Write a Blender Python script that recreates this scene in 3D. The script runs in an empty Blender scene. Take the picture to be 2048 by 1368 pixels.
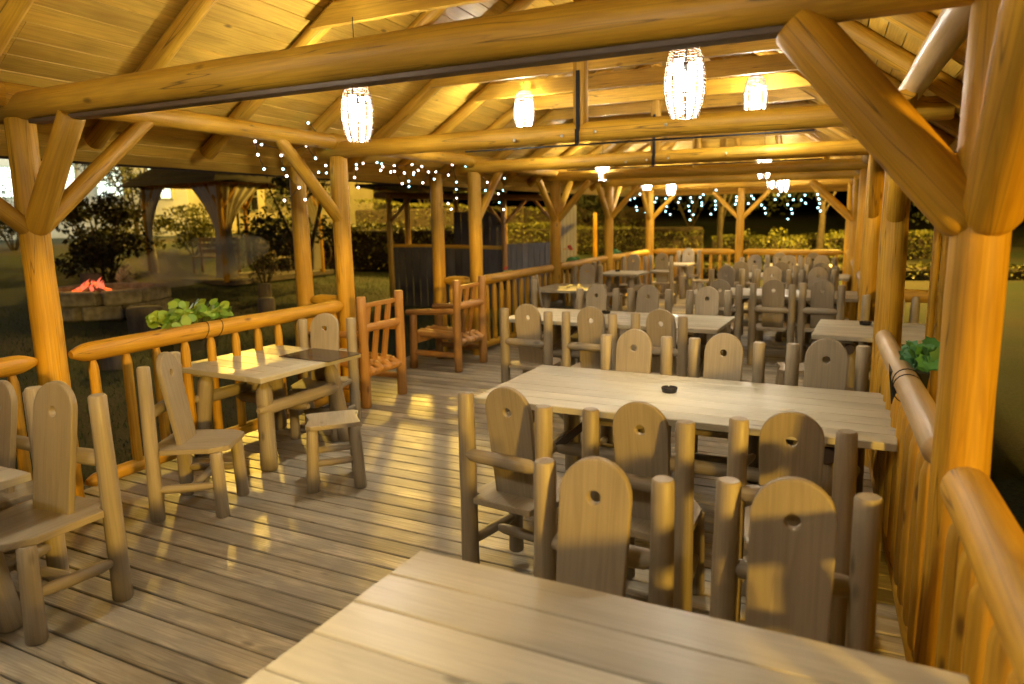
import bpy, bmesh, math, random
import numpy as np
from mathutils import Vector, Matrix
random.seed(7); rng = np.random.default_rng(7)
sc = bpy.context.scene
COL = sc.collection

# ------------------------------------------------------------------ camera
cam = bpy.data.cameras.new('camera'); camo = bpy.data.objects.new('camera', cam); COL.objects.link(camo)
R3 = ((0.8925575885, -0.0627003265, 0.4465530430),
      (0.4505603185, 0.1642793654, -0.8775008202),
      (-0.0183398626, 0.9844190973, 0.1748790733))
m4 = Matrix(R3).to_4x4(); m4.translation = Vector((0, 0, 1.9)); camo.matrix_world = m4
cam.sensor_width = 36; cam.lens = 25.54; cam.clip_start = 0.05; cam.clip_end = 500
cam.dof.use_dof = True; cam.dof.focus_distance = 4.3; cam.dof.aperture_fstop = 1.6
sc.camera = camo
# ------------------------------------------------------------------ night sky and moonlight
world = bpy.data.worlds.new('World'); sc.world = world; world.use_nodes = True
wn = world.node_tree; bg = wn.nodes['Background']
sky = wn.nodes.new('ShaderNodeTexSky'); sky.sky_type = 'NISHITA'; sky.sun_disc = False
sky.sun_elevation = math.radians(-7); sky.sun_rotation = math.radians(120)
wn.links.new(sky.outputs[0], bg.inputs[0]); bg.inputs[1].default_value = 0.05
sun = bpy.data.lights.new('moon', 'SUN'); sun.energy = 0.004; sun.angle = math.radians(0.5); sun.color = (0.8, 0.88, 1)
so = bpy.data.objects.new('moon', sun); COL.objects.link(so); so.rotation_euler = (math.radians(50), 0, math.radians(120))
# ------------------------------------------------------------------ exposure, sampling
sc.view_settings.view_transform = 'Standard'; sc.view_settings.look = 'None'
sc.view_settings.gamma = 1; sc.view_settings.use_curve_mapping = False
EXPOSURE = 0.0
sc.view_settings.exposure = EXPOSURE
cy = sc.cycles
cy.use_denoising = True; cy.denoiser = 'OPENIMAGEDENOISE'; cy.use_light_tree = True
cy.max_bounces = 6; cy.diffuse_bounces = 2; cy.glossy_bounces = 3; cy.transmission_bounces = 4
cy.sample_clamp_indirect = 4; cy.caustics_reflective = False; cy.caustics_refractive = False
LAMP_W = 262; LAMP_C = (1.0, 0.93, 0.76)
SODIUM = (1.0, 0.60, 0.08)

# ================================================================== helpers
class MB:
    def __init__(s): s.v = []; s.f = []; s.uv = []; s.sm = []; s.sharp = []
    def face(s, idx, uv, smooth=False): s.f.append(tuple(idx)); s.uv.append(uv); s.sm.append(smooth)
    def log(s, p0, p1, r0, r1=None, seg=14, n=6, tip0=0, tip1=0, tipr=.4, wob=.035, seed=None, bend=0):
        p0 = Vector(p0); p1 = Vector(p1); r1 = r0 if r1 is None else r1
        d = p1 - p0; L = d.length; d.normalize()
        a = d.orthogonal().normalized() if abs(d.z) < .9 else Vector((1, 0, 0)); a = (a - d * a.dot(d)).normalized(); b = d.cross(a)
        rd = random.Random(seed if seed is not None else random.random())
        ph = [rd.uniform(0, 6.28) for _ in range(6)]
        ch = min(.012, r0 * .18)
        ts = [0, ch / L] if not tip0 else [0, tip0 * .35 / L, tip0 * .7 / L, tip0 / L]
        te = [1 - ch / L, 1] if not tip1 else [1 - tip1 / L, 1 - tip1 * .7 / L, 1 - tip1 * .35 / L, 1]
        lo, hi = ts[-1], te[0]
        ts = ts + [lo + (hi - lo) * k / n for k in range(1, n)] + te
        base = len(s.v); rings = []
        for t in ts:
            r = r0 + (r1 - r0) * t
            x = t * L
            if tip0 and x < tip0: r *= tipr + (1 - tipr) * math.sin(min(1, x / tip0) * math.pi / 2)
            elif not tip0 and x < ch * .5: r -= ch * .8
            if tip1 and L - x < tip1: r *= tipr + (1 - tipr) * math.sin(min(1, (L - x) / tip1) * math.pi / 2)
            elif not tip1 and L - x < ch * .5: r -= ch * .8
            off = a * (bend * math.sin(t * math.pi) + wob * r * math.sin(x * 3.1 + ph[0])) + b * wob * r * math.sin(x * 2.3 + ph[1])
            c = p0 + d * x + off; ring = []
            for k in range(seg + 1):
                if k == seg: ring.append(ring[0]); continue
                an = 2 * math.pi * k / seg
                rr = r * (1 + wob * (math.sin(an * 2 + ph[2] + x * 1.3) * .6 + math.sin(an * 3 + ph[3] - x * 2.1) * .4 + .5 * math.sin(x * 9 + ph[4])))
                s.v.append(tuple(c + a * rr * math.cos(an) + b * rr * math.sin(an))); ring.append(len(s.v) - 1)
            rings.append(ring)
        for i in range(len(rings) - 1):
            A, B = rings[i], rings[i + 1]; v0 = ts[i] * L; v1 = ts[i + 1] * L
            for k in range(seg):
                u0 = r0 * 6.28 * k / seg; u1 = r0 * 6.28 * (k + 1) / seg
                s.face((A[k], A[k + 1], B[k + 1], B[k]), [(u0, v0), (u1, v0), (u1, v1), (u0, v1)], True)
        for ring, flip in ((rings[0], True), (rings[-1], False)):
            idx = []
            for k in range(seg): s.v.append(s.v[ring[k]]); idx.append(len(s.v) - 1)
            if flip: idx.reverse()
            s.face(idx, [(.3 * r0 * math.cos(2 * math.pi * k / seg) + 9, .02 * math.sin(2 * math.pi * k / seg)) for k in range(seg)], False)
        return s
    def hexa(s, c, grain=1):
        """box from 8 corners ordered (x0y0z0,x1y0z0,x1y1z0,x0y1z0, same for z1)"""
        b = len(s.v); s.v += [tuple(p) for p in c]
        V = [Vector(p) for p in c]
        ax = [(V[1] - V[0]).normalized(), (V[3] - V[0]).normalized(), (V[4] - V[0]).normalized()]
        g = ax[grain]
        ax = [q if k == grain else (q - g * q.dot(g)).normalized() for k, q in enumerate(ax)]
        for q in ((0, 3, 2, 1), (4, 5, 6, 7), (0, 1, 5, 4), (1, 2, 6, 5), (2, 3, 7, 6), (3, 0, 4, 7)):
            o = [ax[k] for k in range(3) if k != grain]
            s.face([b + i for i in q], [((V[i] - V[0]).dot(o[0]) + (V[i] - V[0]).dot(o[1]), (V[i] - V[0]).dot(g)) for i in q])
        return s
    def box(s, cx, cy, cz, sx, sy, sz, ch=.004, grain=None, M=None):
        hx, hy, hz = sx / 2, sy / 2, sz / 2
        if grain is None: grain = max(range(3), key=lambda i: (sx, sy, sz)[i])
        ch = min(ch, hx * .6, hy * .6, hz * .6)
        b = len(s.v); idx = {}; C = Vector((cx, cy, cz)); P = []
        for i in (-1, 1):
            for j in (-1, 1):
                for k in (-1, 1):
                    for a in range(3):
                        p = Vector((i * (hx - (0 if a == 0 else ch)), j * (hy - (0 if a == 1 else ch)), k * (hz - (0 if a == 2 else ch))))
                        idx[(i, j, k, a)] = b + len(P); P.append(p)
        o = [k for k in range(3) if k != grain]
        def uvo(q): p = P[q - b]; return (p[o[0]] + p[o[1]] * 1.0, p[grain])
        for p in P:
            w = C + p
            s.v.append(tuple(M @ w if M is not None else w))
        def F(keys, ref):
            q = [idx[k] for k in keys]
            n = (P[q[1] - b] - P[q[0] - b]).cross(P[q[2] - b] - P[q[0] - b])
            if n.dot(ref) < 0: q.reverse()
            s.face(q, [uvo(i) for i in q])
        for a in range(3):
            for sgn in (-1, 1):
                o2 = [k for k in range(3) if k != a]; ks = []
                for (p, q) in ((-1, -1), (1, -1), (1, 1), (-1, 1)):
                    key = [0, 0, 0]; key[a] = sgn; key[o2[0]] = p; key[o2[1]] = q; ks.append((*key, a))
                r = Vector((0, 0, 0)); r[a] = sgn; F(ks, r)
        for a in range(3):
            o2 = [k for k in range(3) if k != a]
            for p in (-1, 1):
                for q in (-1, 1):
                    k1 = [0, 0, 0]; k1[a] = -1; k1[o2[0]] = p; k1[o2[1]] = q
                    k2 = list(k1); k2[a] = 1; r = Vector((0, 0, 0)); r[o2[0]] = p; r[o2[1]] = q
                    F([(*k1, o2[0]), (*k2, o2[0]), (*k2, o2[1]), (*k1, o2[1])], r)
        for i in (-1, 1):
            for j in (-1, 1):
                for k in (-1, 1): F([(i, j, k, 0), (i, j, k, 1), (i, j, k, 2)], Vector((i, j, k)))
        return s
    def tube(s, pts, r, seg=5):
        pts = [Vector(p) for p in pts]; prev = None
        for i, p in enumerate(pts):
            d = (pts[min(i + 1, len(pts) - 1)] - pts[max(i - 1, 0)]).normalized()
            a = d.orthogonal().normalized(); b = d.cross(a); ring = []
            if prev is not None:
                a = (pa - d * pa.dot(d)).normalized(); b = d.cross(a)
            pa = a
            for k in range(seg):
                an = 2 * math.pi * k / seg; s.v.append(tuple(p + a * r * math.cos(an) + b * r * math.sin(an))); ring.append(len(s.v) - 1)
            if prev is not None:
                for k in range(seg):
                    k2 = (k + 1) % seg; s.face((prev[k], prev[k2], ring[k2], ring[k]), [(0, 0), (.01, 0), (.01, .1), (0, .1)], True)
            prev = ring
        return s
    def lathe(s, prof, seg=24, c=(0, 0, 0), ang=2 * math.pi):
        rings = []
        for (r, z) in prof:
            ring = []
            for k in range(seg):
                an = ang * k / seg; s.v.append((c[0] + r * math.cos(an), c[1] + r * math.sin(an), c[2] + z)); ring.append(len(s.v) - 1)
            rings.append(ring)
        for A, B in zip(rings, rings[1:]):
            for k in range(seg):
                k2 = (k + 1) % seg; s.face((A[k], A[k2], B[k2], B[k]), [(0, 0), (.1, 0), (.1, .1), (0, .1)], True)
        return s
    def mesh(s, name):
        me = bpy.data.meshes.new(name); me.from_pydata(s.v, [], s.f)
        uvl = me.uv_layers.new(name='UVMap'); flat = []
        for q in s.uv:
            for t in q: flat += [t[0], t[1]]
        uvl.data.foreach_set('uv', flat)
        me.polygons.foreach_set('use_smooth', s.sm); me.update(); return me

def part(name, geo, mat, parent=None, label=None):
    me = geo.mesh(name) if isinstance(geo, MB) else geo
    if mat is not None and not me.materials: me.materials.append(mat)
    o = bpy.data.objects.new(name, me); COL.objects.link(o)
    if parent is not None: o.parent = parent
    if label: o['label'] = label
    return o
def tag(o, label=None, cat=None, group=None, kind=None):
    if label: o['label'] = label
    if cat: o['category'] = cat
    if group: o['group'] = group
    if kind: o['kind'] = kind
    return o
def thing(name, loc=(0, 0, 0), rz=0, label=None, cat=None, group=None, kind=None):
    o = bpy.data.objects.new(name, None); COL.objects.link(o); o.empty_display_size = .1
    o.location = loc; o.rotation_euler = (0, 0, rz); return tag(o, label, cat, group, kind)
def children(o): return [c for c in o.children]
def copy_tree(o, loc=None, rz=None, label=None, parent=None):
    c = o.copy(); COL.objects.link(c)
    if parent is not None: c.parent = parent
    for ch in list(o.children): copy_tree(ch, parent=c)
    if loc is not None: c.location = loc
    if rz is not None: c.rotation_euler = (0, 0, rz)
    if label: c['label'] = label
    return c
D = math.radians

# ------------------------------------------------------------------ materials
def new_mat(name):
    m = bpy.data.materials.new(name); m.use_nodes = True
    return m, m.node_tree, m.node_tree.nodes['Principled BSDF']
def wood(name, col, dark, rough=.45, coat=0.0, knots=.7, grain=1.0, bump=.25, blotch=.25, worn=None, vary=.12, cracks=0):
    m, nt, b = new_mat(name); N = nt.nodes; L = nt.links
    uv = N.new('ShaderNodeUVMap'); oi = N.new('ShaderNodeObjectInfo')
    mul = N.new('ShaderNodeMath'); mul.operation = 'MULTIPLY'; mul.inputs[1].default_value = 61.3; L.new(oi.outputs['Random'], mul.inputs[0])
    comb = N.new('ShaderNodeCombineXYZ'); L.new(mul.outputs[0], comb.inputs[0]); L.new(mul.outputs[0], comb.inputs[1]); L.new(mul.outputs[0], comb.inputs[2])
    add = N.new('ShaderNodeVectorMath'); add.operation = 'ADD'; L.new(uv.outputs[0], add.inputs[0]); L.new(comb.outputs[0], add.inputs[1])
    def noise(sx, sy, scale, detail=3, dist=0.0):
        mp = N.new('ShaderNodeMapping'); mp.inputs['Scale'].default_value = (sx, sy, 1); L.new(add.outputs[0], mp.inputs[0])
        n = N.new('ShaderNodeTexNoise'); n.inputs['Scale'].default_value = scale; n.inputs['Detail'].default_value = detail
        n.inputs['Distortion'].default_value = dist; L.new(mp.outputs[0], n.inputs['Vector']); return n
    def ramp(inp, stops):
        r = N.new('ShaderNodeValToRGB'); e = r.color_ramp.elements
        for i, (p, c) in enumerate(stops):
            if i > 1: e.new(p)
            e[i].position = p; e[i].color = (c, c, c, 1) if not isinstance(c, tuple) else c
        L.new(inp, r.inputs[0]); return r
    def mix(fac, a, bcol, mode='MIX', facv=1.0):
        x = N.new('ShaderNodeMix'); x.data_type = 'RGBA'; x.blend_type = mode; x.inputs[0].default_value = facv
        if fac is not None: L.new(fac, x.inputs[0])
        for s, i in ((a, 6), (bcol, 7)):
            if isinstance(s, tuple): x.inputs[i].default_value = (*s, 1) if len(s) == 3 else s
            else: L.new(s, x.inputs[i])
        return x.outputs[2]
    fine = noise(55, 2.2, 1.6, 4, .2); rings = noise(13, .55, 1.5, 2, .6); blo = noise(2.2, .8, 1.4, 3, .3)
    saw = N.new('ShaderNodeMath'); saw.operation = 'MULTIPLY'; saw.inputs[1].default_value = 9; L.new(rings.outputs[0], saw.inputs[0])
    fr = N.new('ShaderNodeMath'); fr.operation = 'PINGPONG'; fr.inputs[1].default_value = 1; L.new(saw.outputs[0], fr.inputs[0])
    gl = ramp(fr.outputs[0], [(0, .62), (.45, 0.0)]); gf = ramp(fine.outputs[0], [(.35, .55), (.62, 0.0)])
    c = mix(gl.outputs[0], col, dark)
    c = mix(gf.outputs[0], c, tuple(.55 * dark[i] + .35 * col[i] for i in range(3)))
    if grain < 1: c = mix(None, col, c, facv=grain)
    br = ramp(blo.outputs[0], [(.3, 1 - blotch), (.7, 1 + blotch * .4)]); c = mix(None, c, br.outputs[0], 'MULTIPLY')
    if knots:
        mp = N.new('ShaderNodeMapping'); mp.inputs['Scale'].default_value = (5.2, 2.3, 1); L.new(add.outputs[0], mp.inputs[0])
        vo = N.new('ShaderNodeTexVoronoi'); vo.inputs['Scale'].default_value = 1; vo.inputs['Randomness'].default_value = 1; L.new(mp.outputs[0], vo.inputs['Vector'])
        wob_ = N.new('ShaderNodeMath'); wob_.operation = 'MULTIPLY_ADD'; wob_.inputs[1].default_value = .06; L.new(fine.outputs[0], wob_.inputs[0]); L.new(vo.outputs['Distance'], wob_.inputs[2])
        kr = ramp(wob_.outputs[0], [(.078, knots), (.145, 0.0)])
        c = mix(kr.outputs[0], c, tuple(x * .38 for x in dark))
    if cracks:
        cn = noise(9, .28, 1.3, 2, .15); ab = N.new('ShaderNodeMath'); ab.operation = 'SUBTRACT'; ab.inputs[1].default_value = .56; L.new(cn.outputs[0], ab.inputs[0])
        a2 = N.new('ShaderNodeMath'); a2.operation = 'ABSOLUTE'; L.new(ab.outputs[0], a2.inputs[0])
        cr = ramp(a2.outputs[0], [(.0015, cracks), (.006, 0.0)]); c = mix(cr.outputs[0], c, tuple(x * .18 for x in dark))
    if worn:
        wn_ = noise(3, 1.1, 2.6, 5, .8); wr = ramp(wn_.outputs[0], [(.43, 0.0), (.62, .9)]); c = mix(wr.outputs[0], c, worn)
    # object-to-object variation
    v = N.new('ShaderNodeMapRange'); v.inputs[3].default_value = 1 - vary; v.inputs[4].default_value = 1 + vary
    sn = N.new('ShaderNodeMath'); sn.operation = 'FRACT'; L.new(mul.outputs[0], sn.inputs[0]); L.new(sn.outputs[0], v.inputs[0])
    hs = N.new('ShaderNodeHueSaturation'); L.new(v.outputs[0], hs.inputs['Value']); L.new(c, hs.inputs['Color'])
    L.new(hs.outputs[0], b.inputs['Base Color'])
    rr = ramp(blo.outputs[0], [(.3, min(1, rough + .12)), (.7, max(.05, rough - .08))]); L.new(rr.outputs[0], b.inputs['Roughness'])
    b.inputs['Coat Weight'].default_value = coat; b.inputs['Coat Roughness'].default_value = .28
    bp = N.new('ShaderNodeBump'); bp.inputs['Strength'].default_value = bump; bp.inputs['Distance'].default_value = .004
    L.new(fine.outputs[0], bp.inputs['Height']); L.new(bp.outputs[0], b.inputs['Normal'])
    return m
def plain(name, col, rough=.6, metal=0, noise=None, scale=8, bump=0):
    m, nt, b = new_mat(name); b.inputs['Base Color'].default_value = (*col, 1); b.inputs['Roughness'].default_value = rough; b.inputs['Metallic'].default_value = metal
    if noise or bump:
        N = nt.nodes; tc = N.new('ShaderNodeTexCoord'); n = N.new('ShaderNodeTexNoise'); n.inputs['Scale'].default_value = scale; n.inputs['Detail'].default_value = 6
        nt.links.new(tc.outputs['Object'], n.inputs['Vector'])
        if noise:
            r = N.new('ShaderNodeValToRGB'); r.color_ramp.elements[0].position = .35; r.color_ramp.elements[1].position = .68
            r.color_ramp.elements[0].color = (*col, 1); r.color_ramp.elements[1].color = (*noise, 1)
            nt.links.new(n.outputs[0], r.inputs[0]); nt.links.new(r.outputs[0], b.inputs['Base Color'])
        if bump:
            bp = N.new('ShaderNodeBump'); bp.inputs['Strength'].default_value = bump; bp.inputs['Distance'].default_value = .02
            nt.links.new(n.outputs[0], bp.inputs['Height']); nt.links.new(bp.outputs[0], b.inputs['Normal'])
    return m
def leafmat(name, c1, c2, rough=.5, trans=.25):
    m, nt, b = new_mat(name); N = nt.nodes
    g = N.new('ShaderNodeNewGeometry'); r = N.new('ShaderNodeValToRGB')
    r.color_ramp.elements[0].color = (*c1, 1); r.color_ramp.elements[1].color = (*c2, 1)
    nt.links.new(g.outputs['Random Per Island'], r.inputs[0]); nt.links.new(r.outputs[0], b.inputs['Base Color'])
    b.inputs['Roughness'].default_value = rough
    return m
def emit(name, col, strength, base=(.8, .8, .8)):
    m, nt, b = new_mat(name); b.inputs['Base Color'].default_value = (*base, 1)
    b.inputs['Emission Color'].default_value = (*col, 1); b.inputs['Emission Strength'].default_value = strength; return m

M_honey = wood('honey_varnished_log', (.66, .355, .020), (.42, .19, .010), .55, coat=.04, knots=.9, grain=.9, bump=.45, blotch=.35, cracks=.8)
M_honeyd = wood('honey_varnished_beam', (.70, .39, .028), (.46, .22, .013), .55, coat=.04, knots=.9, grain=.9, bump=.45, blotch=.35, cracks=.8)
M_roof = wood('roof_board_wood', (.80, .49, .065), (.58, .30, .03), .55, coat=.03, knots=.95, grain=.9, bump=.2, blotch=.28, vary=.14)
M_pale = wood('pale_peeled_log', (.62, .42, .19), (.42, .25, .10), .42, coat=.15, knots=.4, grain=.5)
M_grey = wood('grey_brown_stain', (.365, .295, .195), (.23, .18, .115), .5, coat=.04, knots=.8, grain=.7, blotch=.18, vary=.14)
M_top = wood('table_top_stain', (.53, .47, .34), (.40, .345, .24), .42, coat=.10, knots=.8, grain=.6, blotch=.22, vary=.08)
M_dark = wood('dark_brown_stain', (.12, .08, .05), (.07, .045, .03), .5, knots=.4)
M_deck = wood('deck_board_wood', (.50, .42, .29), (.24, .19, .125), .42, coat=.03, knots=.8, bump=.7, blotch=.5, worn=(.27, .235, .175), vary=.24, cracks=.6)
M_arm = wood('reddish_varnish_log', (.50, .25, .065), (.33, .14, .035), .45, coat=.1, knots=.7, grain=.8)
M_shed = wood('charcoal_stained_board', (.072, .062, .066), (.045, .038, .04), .65, knots=.4, vary=.3)
M_shedg = wood('silver_grey_board', (.13, .12, .12), (.09, .08, .078), .65, knots=.4, vary=.2)
M_black = plain('black_steel', (.02, .02, .022), .4, .8)
M_steel = plain('zinc_bolt', (.75, .72, .66), .3, .9)
M_cord = plain('black_cord', (.01, .01, .01), .6)
M_wick = wood('rattan', (.07, .03, .009), (.035, .014, .004), .55, knots=0)
M_glassk = plain('black_ceramic', (.012, .012, .018), .12)
M_bark = plain('bark', (.07, .05, .035), .9, noise=(.03, .022, .016), scale=14, bump=.8)
M_stone = plain('firepit_stone', (.28, .255, .22), .85, noise=(.12, .105, .09), scale=7, bump=.8)
M_log = wood('stump_side', (.16, .13, .11), (.09, .07, .06), .8, knots=.5)
M_cloth = plain('curtain_linen', (.72, .66, .55), .85)
M_soil = plain('planter_plastic', (.02, .022, .02), .5)
M_wallw = plain('white_render', (.72, .72, .68), .9, noise=(.6, .6, .56), scale=2)
M_wally = plain('cream_render', (.62, .56, .42), .9, noise=(.5, .45, .33), scale=2)
M_tile = plain('dark_roof_sheet', (.045, .035, .04), .7, noise=(.07, .055, .06), scale=3)
M_win = emit('lit_window', (.80, 1.0, .86), 2.2)
M_frame = plain('window_frame', (.5, .55, .5), .5)
M_bulb = emit('lamp_bulb', (1, .90, .76), 60)
M_petal = emit('glowing_lamp_cloth', (1, .94, .82), 42)
M_fairy = emit('fairy_bulb', (.42, .88, 1.0), 9)
M_fairyw = emit('fairy_bulb_warm', (1.0, .78, .70), 14)
M_sod = emit('sodium_bulb', SODIUM, 30)
M_flame = emit('flame', (1, .15, .07), 1.6, (.1, .02, .01))
M_ember = emit('embers', (1, .1, .02), 2.0, (.05, .02, .01))
M_menu = plain('menu_board', (.045, .032, .028), .2)
M_ink = plain('menu_print', (.015, .012, .01), .5)
M_nast = leafmat('nasturtium_leaf', (.10, .24, .03), (.30, .42, .06), .4)
M_ger = leafmat('geranium_leaf', (.04, .16, .05), (.08, .26, .09), .55)
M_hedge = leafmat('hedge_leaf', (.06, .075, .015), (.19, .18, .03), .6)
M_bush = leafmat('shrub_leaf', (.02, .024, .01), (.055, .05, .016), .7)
M_pine = leafmat('tree_leaf', (.02, .03, .012), (.05, .055, .02), .7)
M_flower = plain('red_petals', (.65, .05, .04), .5)
M_white = plain('white_petals', (.7, .7, .65), .5)
M_soilg = plain('path_gravel', (.30, .27, .22), .9, noise=(.16, .14, .11), scale=30, bump=.6)

# ================================================================== layout functions
XL = -4.85
FY = [-.25, 2.82, 5.82, 8.52, 11.2, 13.85, 16.7]           # frame positions along the pavilion
def interp(x, pts):
    if x <= pts[0][0]: (a, b) = pts[0], pts[1]
    elif x >= pts[-1][0]: (a, b) = pts[-2], pts[-1]
    else:
        for a, b in zip(pts, pts[1:]):
            if a[0] <= x <= b[0]: break
    return a[1] + (b[1] - a[1]) * (x - a[0]) / (b[0] - a[0])
def XR(y): return interp(y, [(-2, .60), (2.82, .285), (5.7, .08), (8.5, -.10), (11.2, -.25), (13.85, -.42), (16.7, -.62)])
def dz(y): return 0 if y <= 2.82 else interp(y, [(2.82, 0), (5.82, -.055), (8.52, -.10), (11.2, -.13), (13.85, -.15), (16.7, -.17)])
def ridge_x(y): return -2.28 - .05 * (y - 5.7)
ZP = 2.80; SL = .65; OV = .56
YH, YE = 14.0, 17.3
def roof_pt(side, f, y, off=0.0):
    """f=0 eave, f=1 ridge; off = height above the rafters' underside"""
    xe = (XL - OV) if side < 0 else (XR(y) + OV * .9); xr = ridge_x(min(y, YH)); zr = ZP + SL * (ridge_x(min(y, YH)) - XL)
    ze = ZP - SL * OV
    return Vector((xe + (xr - xe) * f, y, ze + (zr - ze) * f + dz(y) + off))

# ================================================================== ground
def gh(x, y):
    s = min(18, max(0, -5.9 - x) + .6 * max(0, y - 18.5))
    r = max(0, x - 1.2)
    return -.26 + .030 * s + .0026 * s * s + .012 * min(r, 20) + .02 * math.sin(x * .9) * math.sin(y * .7)
def ground():
    m, nt, b = new_mat('lawn_and_soil'); N = nt.nodes; L = nt.links
    tc = N.new('ShaderNodeTexCoord')
    n1 = N.new('ShaderNodeTexNoise'); n1.inputs['Scale'].default_value = .35; n1.inputs['Detail'].default_value = 5; L.new(tc.outputs['Object'], n1.inputs['Vector'])
    n2 = N.new('ShaderNodeTexNoise'); n2.inputs['Scale'].default_value = 38; n2.inputs['Detail'].default_value = 4; L.new(tc.outputs['Object'], n2.inputs['Vector'])
    r1 = N.new('ShaderNodeValToRGB'); r1.color_ramp.elements[0].position = .45; r1.color_ramp.elements[1].position = .6
    r1.color_ramp.elements[0].color = (.018, .03, .010, 1); r1.color_ramp.elements[1].color = (.04, .032, .016, 1); L.new(n1.outputs[0], r1.inputs[0])
    r2 = N.new('ShaderNodeValToRGB'); r2.color_ramp.elements[0].color = (.5, .5, .5, 1); r2.color_ramp.elements[1].color = (1.3, 1.3, 1.3, 1)
    r2.color_ramp.elements[0].position = .35; r2.color_ramp.elements[1].position = .65; L.new(n2.outputs[0], r2.inputs[0])
    mx = N.new('ShaderNodeMix'); mx.data_type = 'RGBA'; mx.blend_type = 'MULTIPLY'; mx.inputs[0].default_value = 1
    L.new(r1.outputs[0], mx.inputs[6]); L.new(r2.outputs[0], mx.inputs[7]); L.new(mx.outputs[2], b.inputs['Base Color']); b.inputs['Roughness'].default_value = .95
    bp = N.new('ShaderNodeBump'); bp.inputs['Strength'].default_value = .7; bp.inputs['Distance'].default_value = .03; L.new(n2.outputs[0], bp.inputs['Height']); L.new(bp.outputs[0], b.inputs['Normal'])
    xs = list(range(-120, -40, 8)) + [x * .8 for x in range(-50, 26)] + list(range(22, 100, 8)); ys = list(range(-60, -4, 6)) + [y * .8 for y in range(-5, 60)] + list(range(50, 160, 8))
    xs = sorted(set(xs)); ys = sorted(set(ys)); g = MB()
    for y in ys:
        for x in xs: g.v.append((x, y, gh(x, y)))
    W = len(xs)
    for j in range(len(ys) - 1):
        for i in range(W - 1):
            a = j * W + i; g.face((a, a + 1, a + W + 1, a + W), [(0, 0)] * 4, True)
    tag(part('ground', g, m), kind='structure')
ground()
n_ = 26000; gx = rng.uniform(-15, -5.8, n_); gy = rng.uniform(.5, 20, n_); gz = np.array([gh(a, b) for a, b in zip(gx, gy)])
hh_ = rng.uniform(.03, .09, n_); th_ = rng.uniform(0, 6.28, n_); lx = rng.normal(0, .025, (n_, 2)); wx = .006 * np.cos(th_); wy = .006 * np.sin(th_)
vv = np.stack([np.stack([gx - wx, gy - wy, gz - .005], 1), np.stack([gx + wx, gy + wy, gz - .005], 1), np.stack([gx + lx[:, 0], gy + lx[:, 1], gz + hh_], 1)], 1).reshape(-1, 3)
me = bpy.data.meshes.new('grass'); me.from_pydata(vv.tolist(), [], np.arange(n_ * 3).reshape(-1, 3).tolist()); me.update()
tag(part('grass', me, leafmat('grass_blade', (.02, .045, .012), (.06, .09, .02), .7)), 'short dark grass on the lawn beyond the left railing', 'grass', kind='stuff')
# gravel strip beside the deck
g = MB()
ys = [-3 + k * .5 for k in range(45)]
for y in ys:
    wv = .12 * math.sin(y * 1.7)
    for x in (-5.75 + wv, -4.6): g.v.append((x, y, gh(x, y) + .012))
for i in range(len(ys) - 1): g.face((2 * i, 2 * i + 1, 2 * i + 3, 2 * i + 2), [(0, 0)] * 4)
m_grav = plain('gravel', (.05, .04, .03), .95, noise=(.22, .19, .15), scale=34, bump=1)
tag(part('gravel_bed', g, m_grav), kind='structure')

# ================================================================== deck
deck = thing('deck_floor', (0, 0, 0), kind='structure')
y = -1.8; pitch = .147
while y < 17.0:
    xl = -5.02; xr = XR(y) + .22
    if 5.72 < y < 8.72: xl = -5.66
    if 5.9 < y < 8.35: xr = .74
    jit = random.uniform(-.02, .02)
    mb = MB().box((xl + xr) / 2 + jit, y, -.019 + random.uniform(-.0015, .0015), xr - xl, pitch - .011, .036, .005, 0)
    part('board', mb, M_deck, deck); y += pitch
mb = MB()
for x in (-4.9, -3.6, -2.3, -1.0, .15): mb.box(x, 7.6, -.12, .1, 18.6, .16, .003, 1)
part('joist', mb, M_dark, deck)['kind'] = 'stuff'

# ================================================================== pavilion
pav = thing('pavilion', (-2.3, 7.5, 0), label='long open timber pavilion of yellow varnished logs with a boarded roof', cat='pavilion')
pav.location = (0, 0, 0)
def P(name, mb, mat=None, label=None): return part(name, mb, mat or M_honey, pav, label)
HB = 2.515                                  # tie beam underside
def post(x, y, r, top, z0=-.3, lab=None): P('post', MB().log((x, y, z0), (x, y, top), r * 1.06, r * .97, 16, 9), label=lab)
def brace(x, y, dx, dy, zb, zt, r, off=0):
    """knee brace from a post at (x,y) up and out to a beam"""
    P('brace', MB().log((x + math.copysign(.02, dx) * (dx != 0), y + math.copysign(.02, dy) * (dy != 0), zb), (x + dx, y + dy, zt), r, r * .95, 14, 5, tip0=.05, tipr=.75))
for y in FY:
    post(XL, y, .088, HB + dz(y) + .02)
for y in FY:
    post(XR(y), y,   .087 if abs(y - 2.82) < .1 else .088, HB + dz(y) + .02)
# outer posts of the side bay on the garden side
for y in (5.86, 8.5): post(-5.43, y, .088, 2.55 + dz(y))
post(.92, 8.30, .08, 2.3)
# far end middle posts
XM = -2.82
post(XM, 16.7, .085, HB + dz(16.7))
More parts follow.
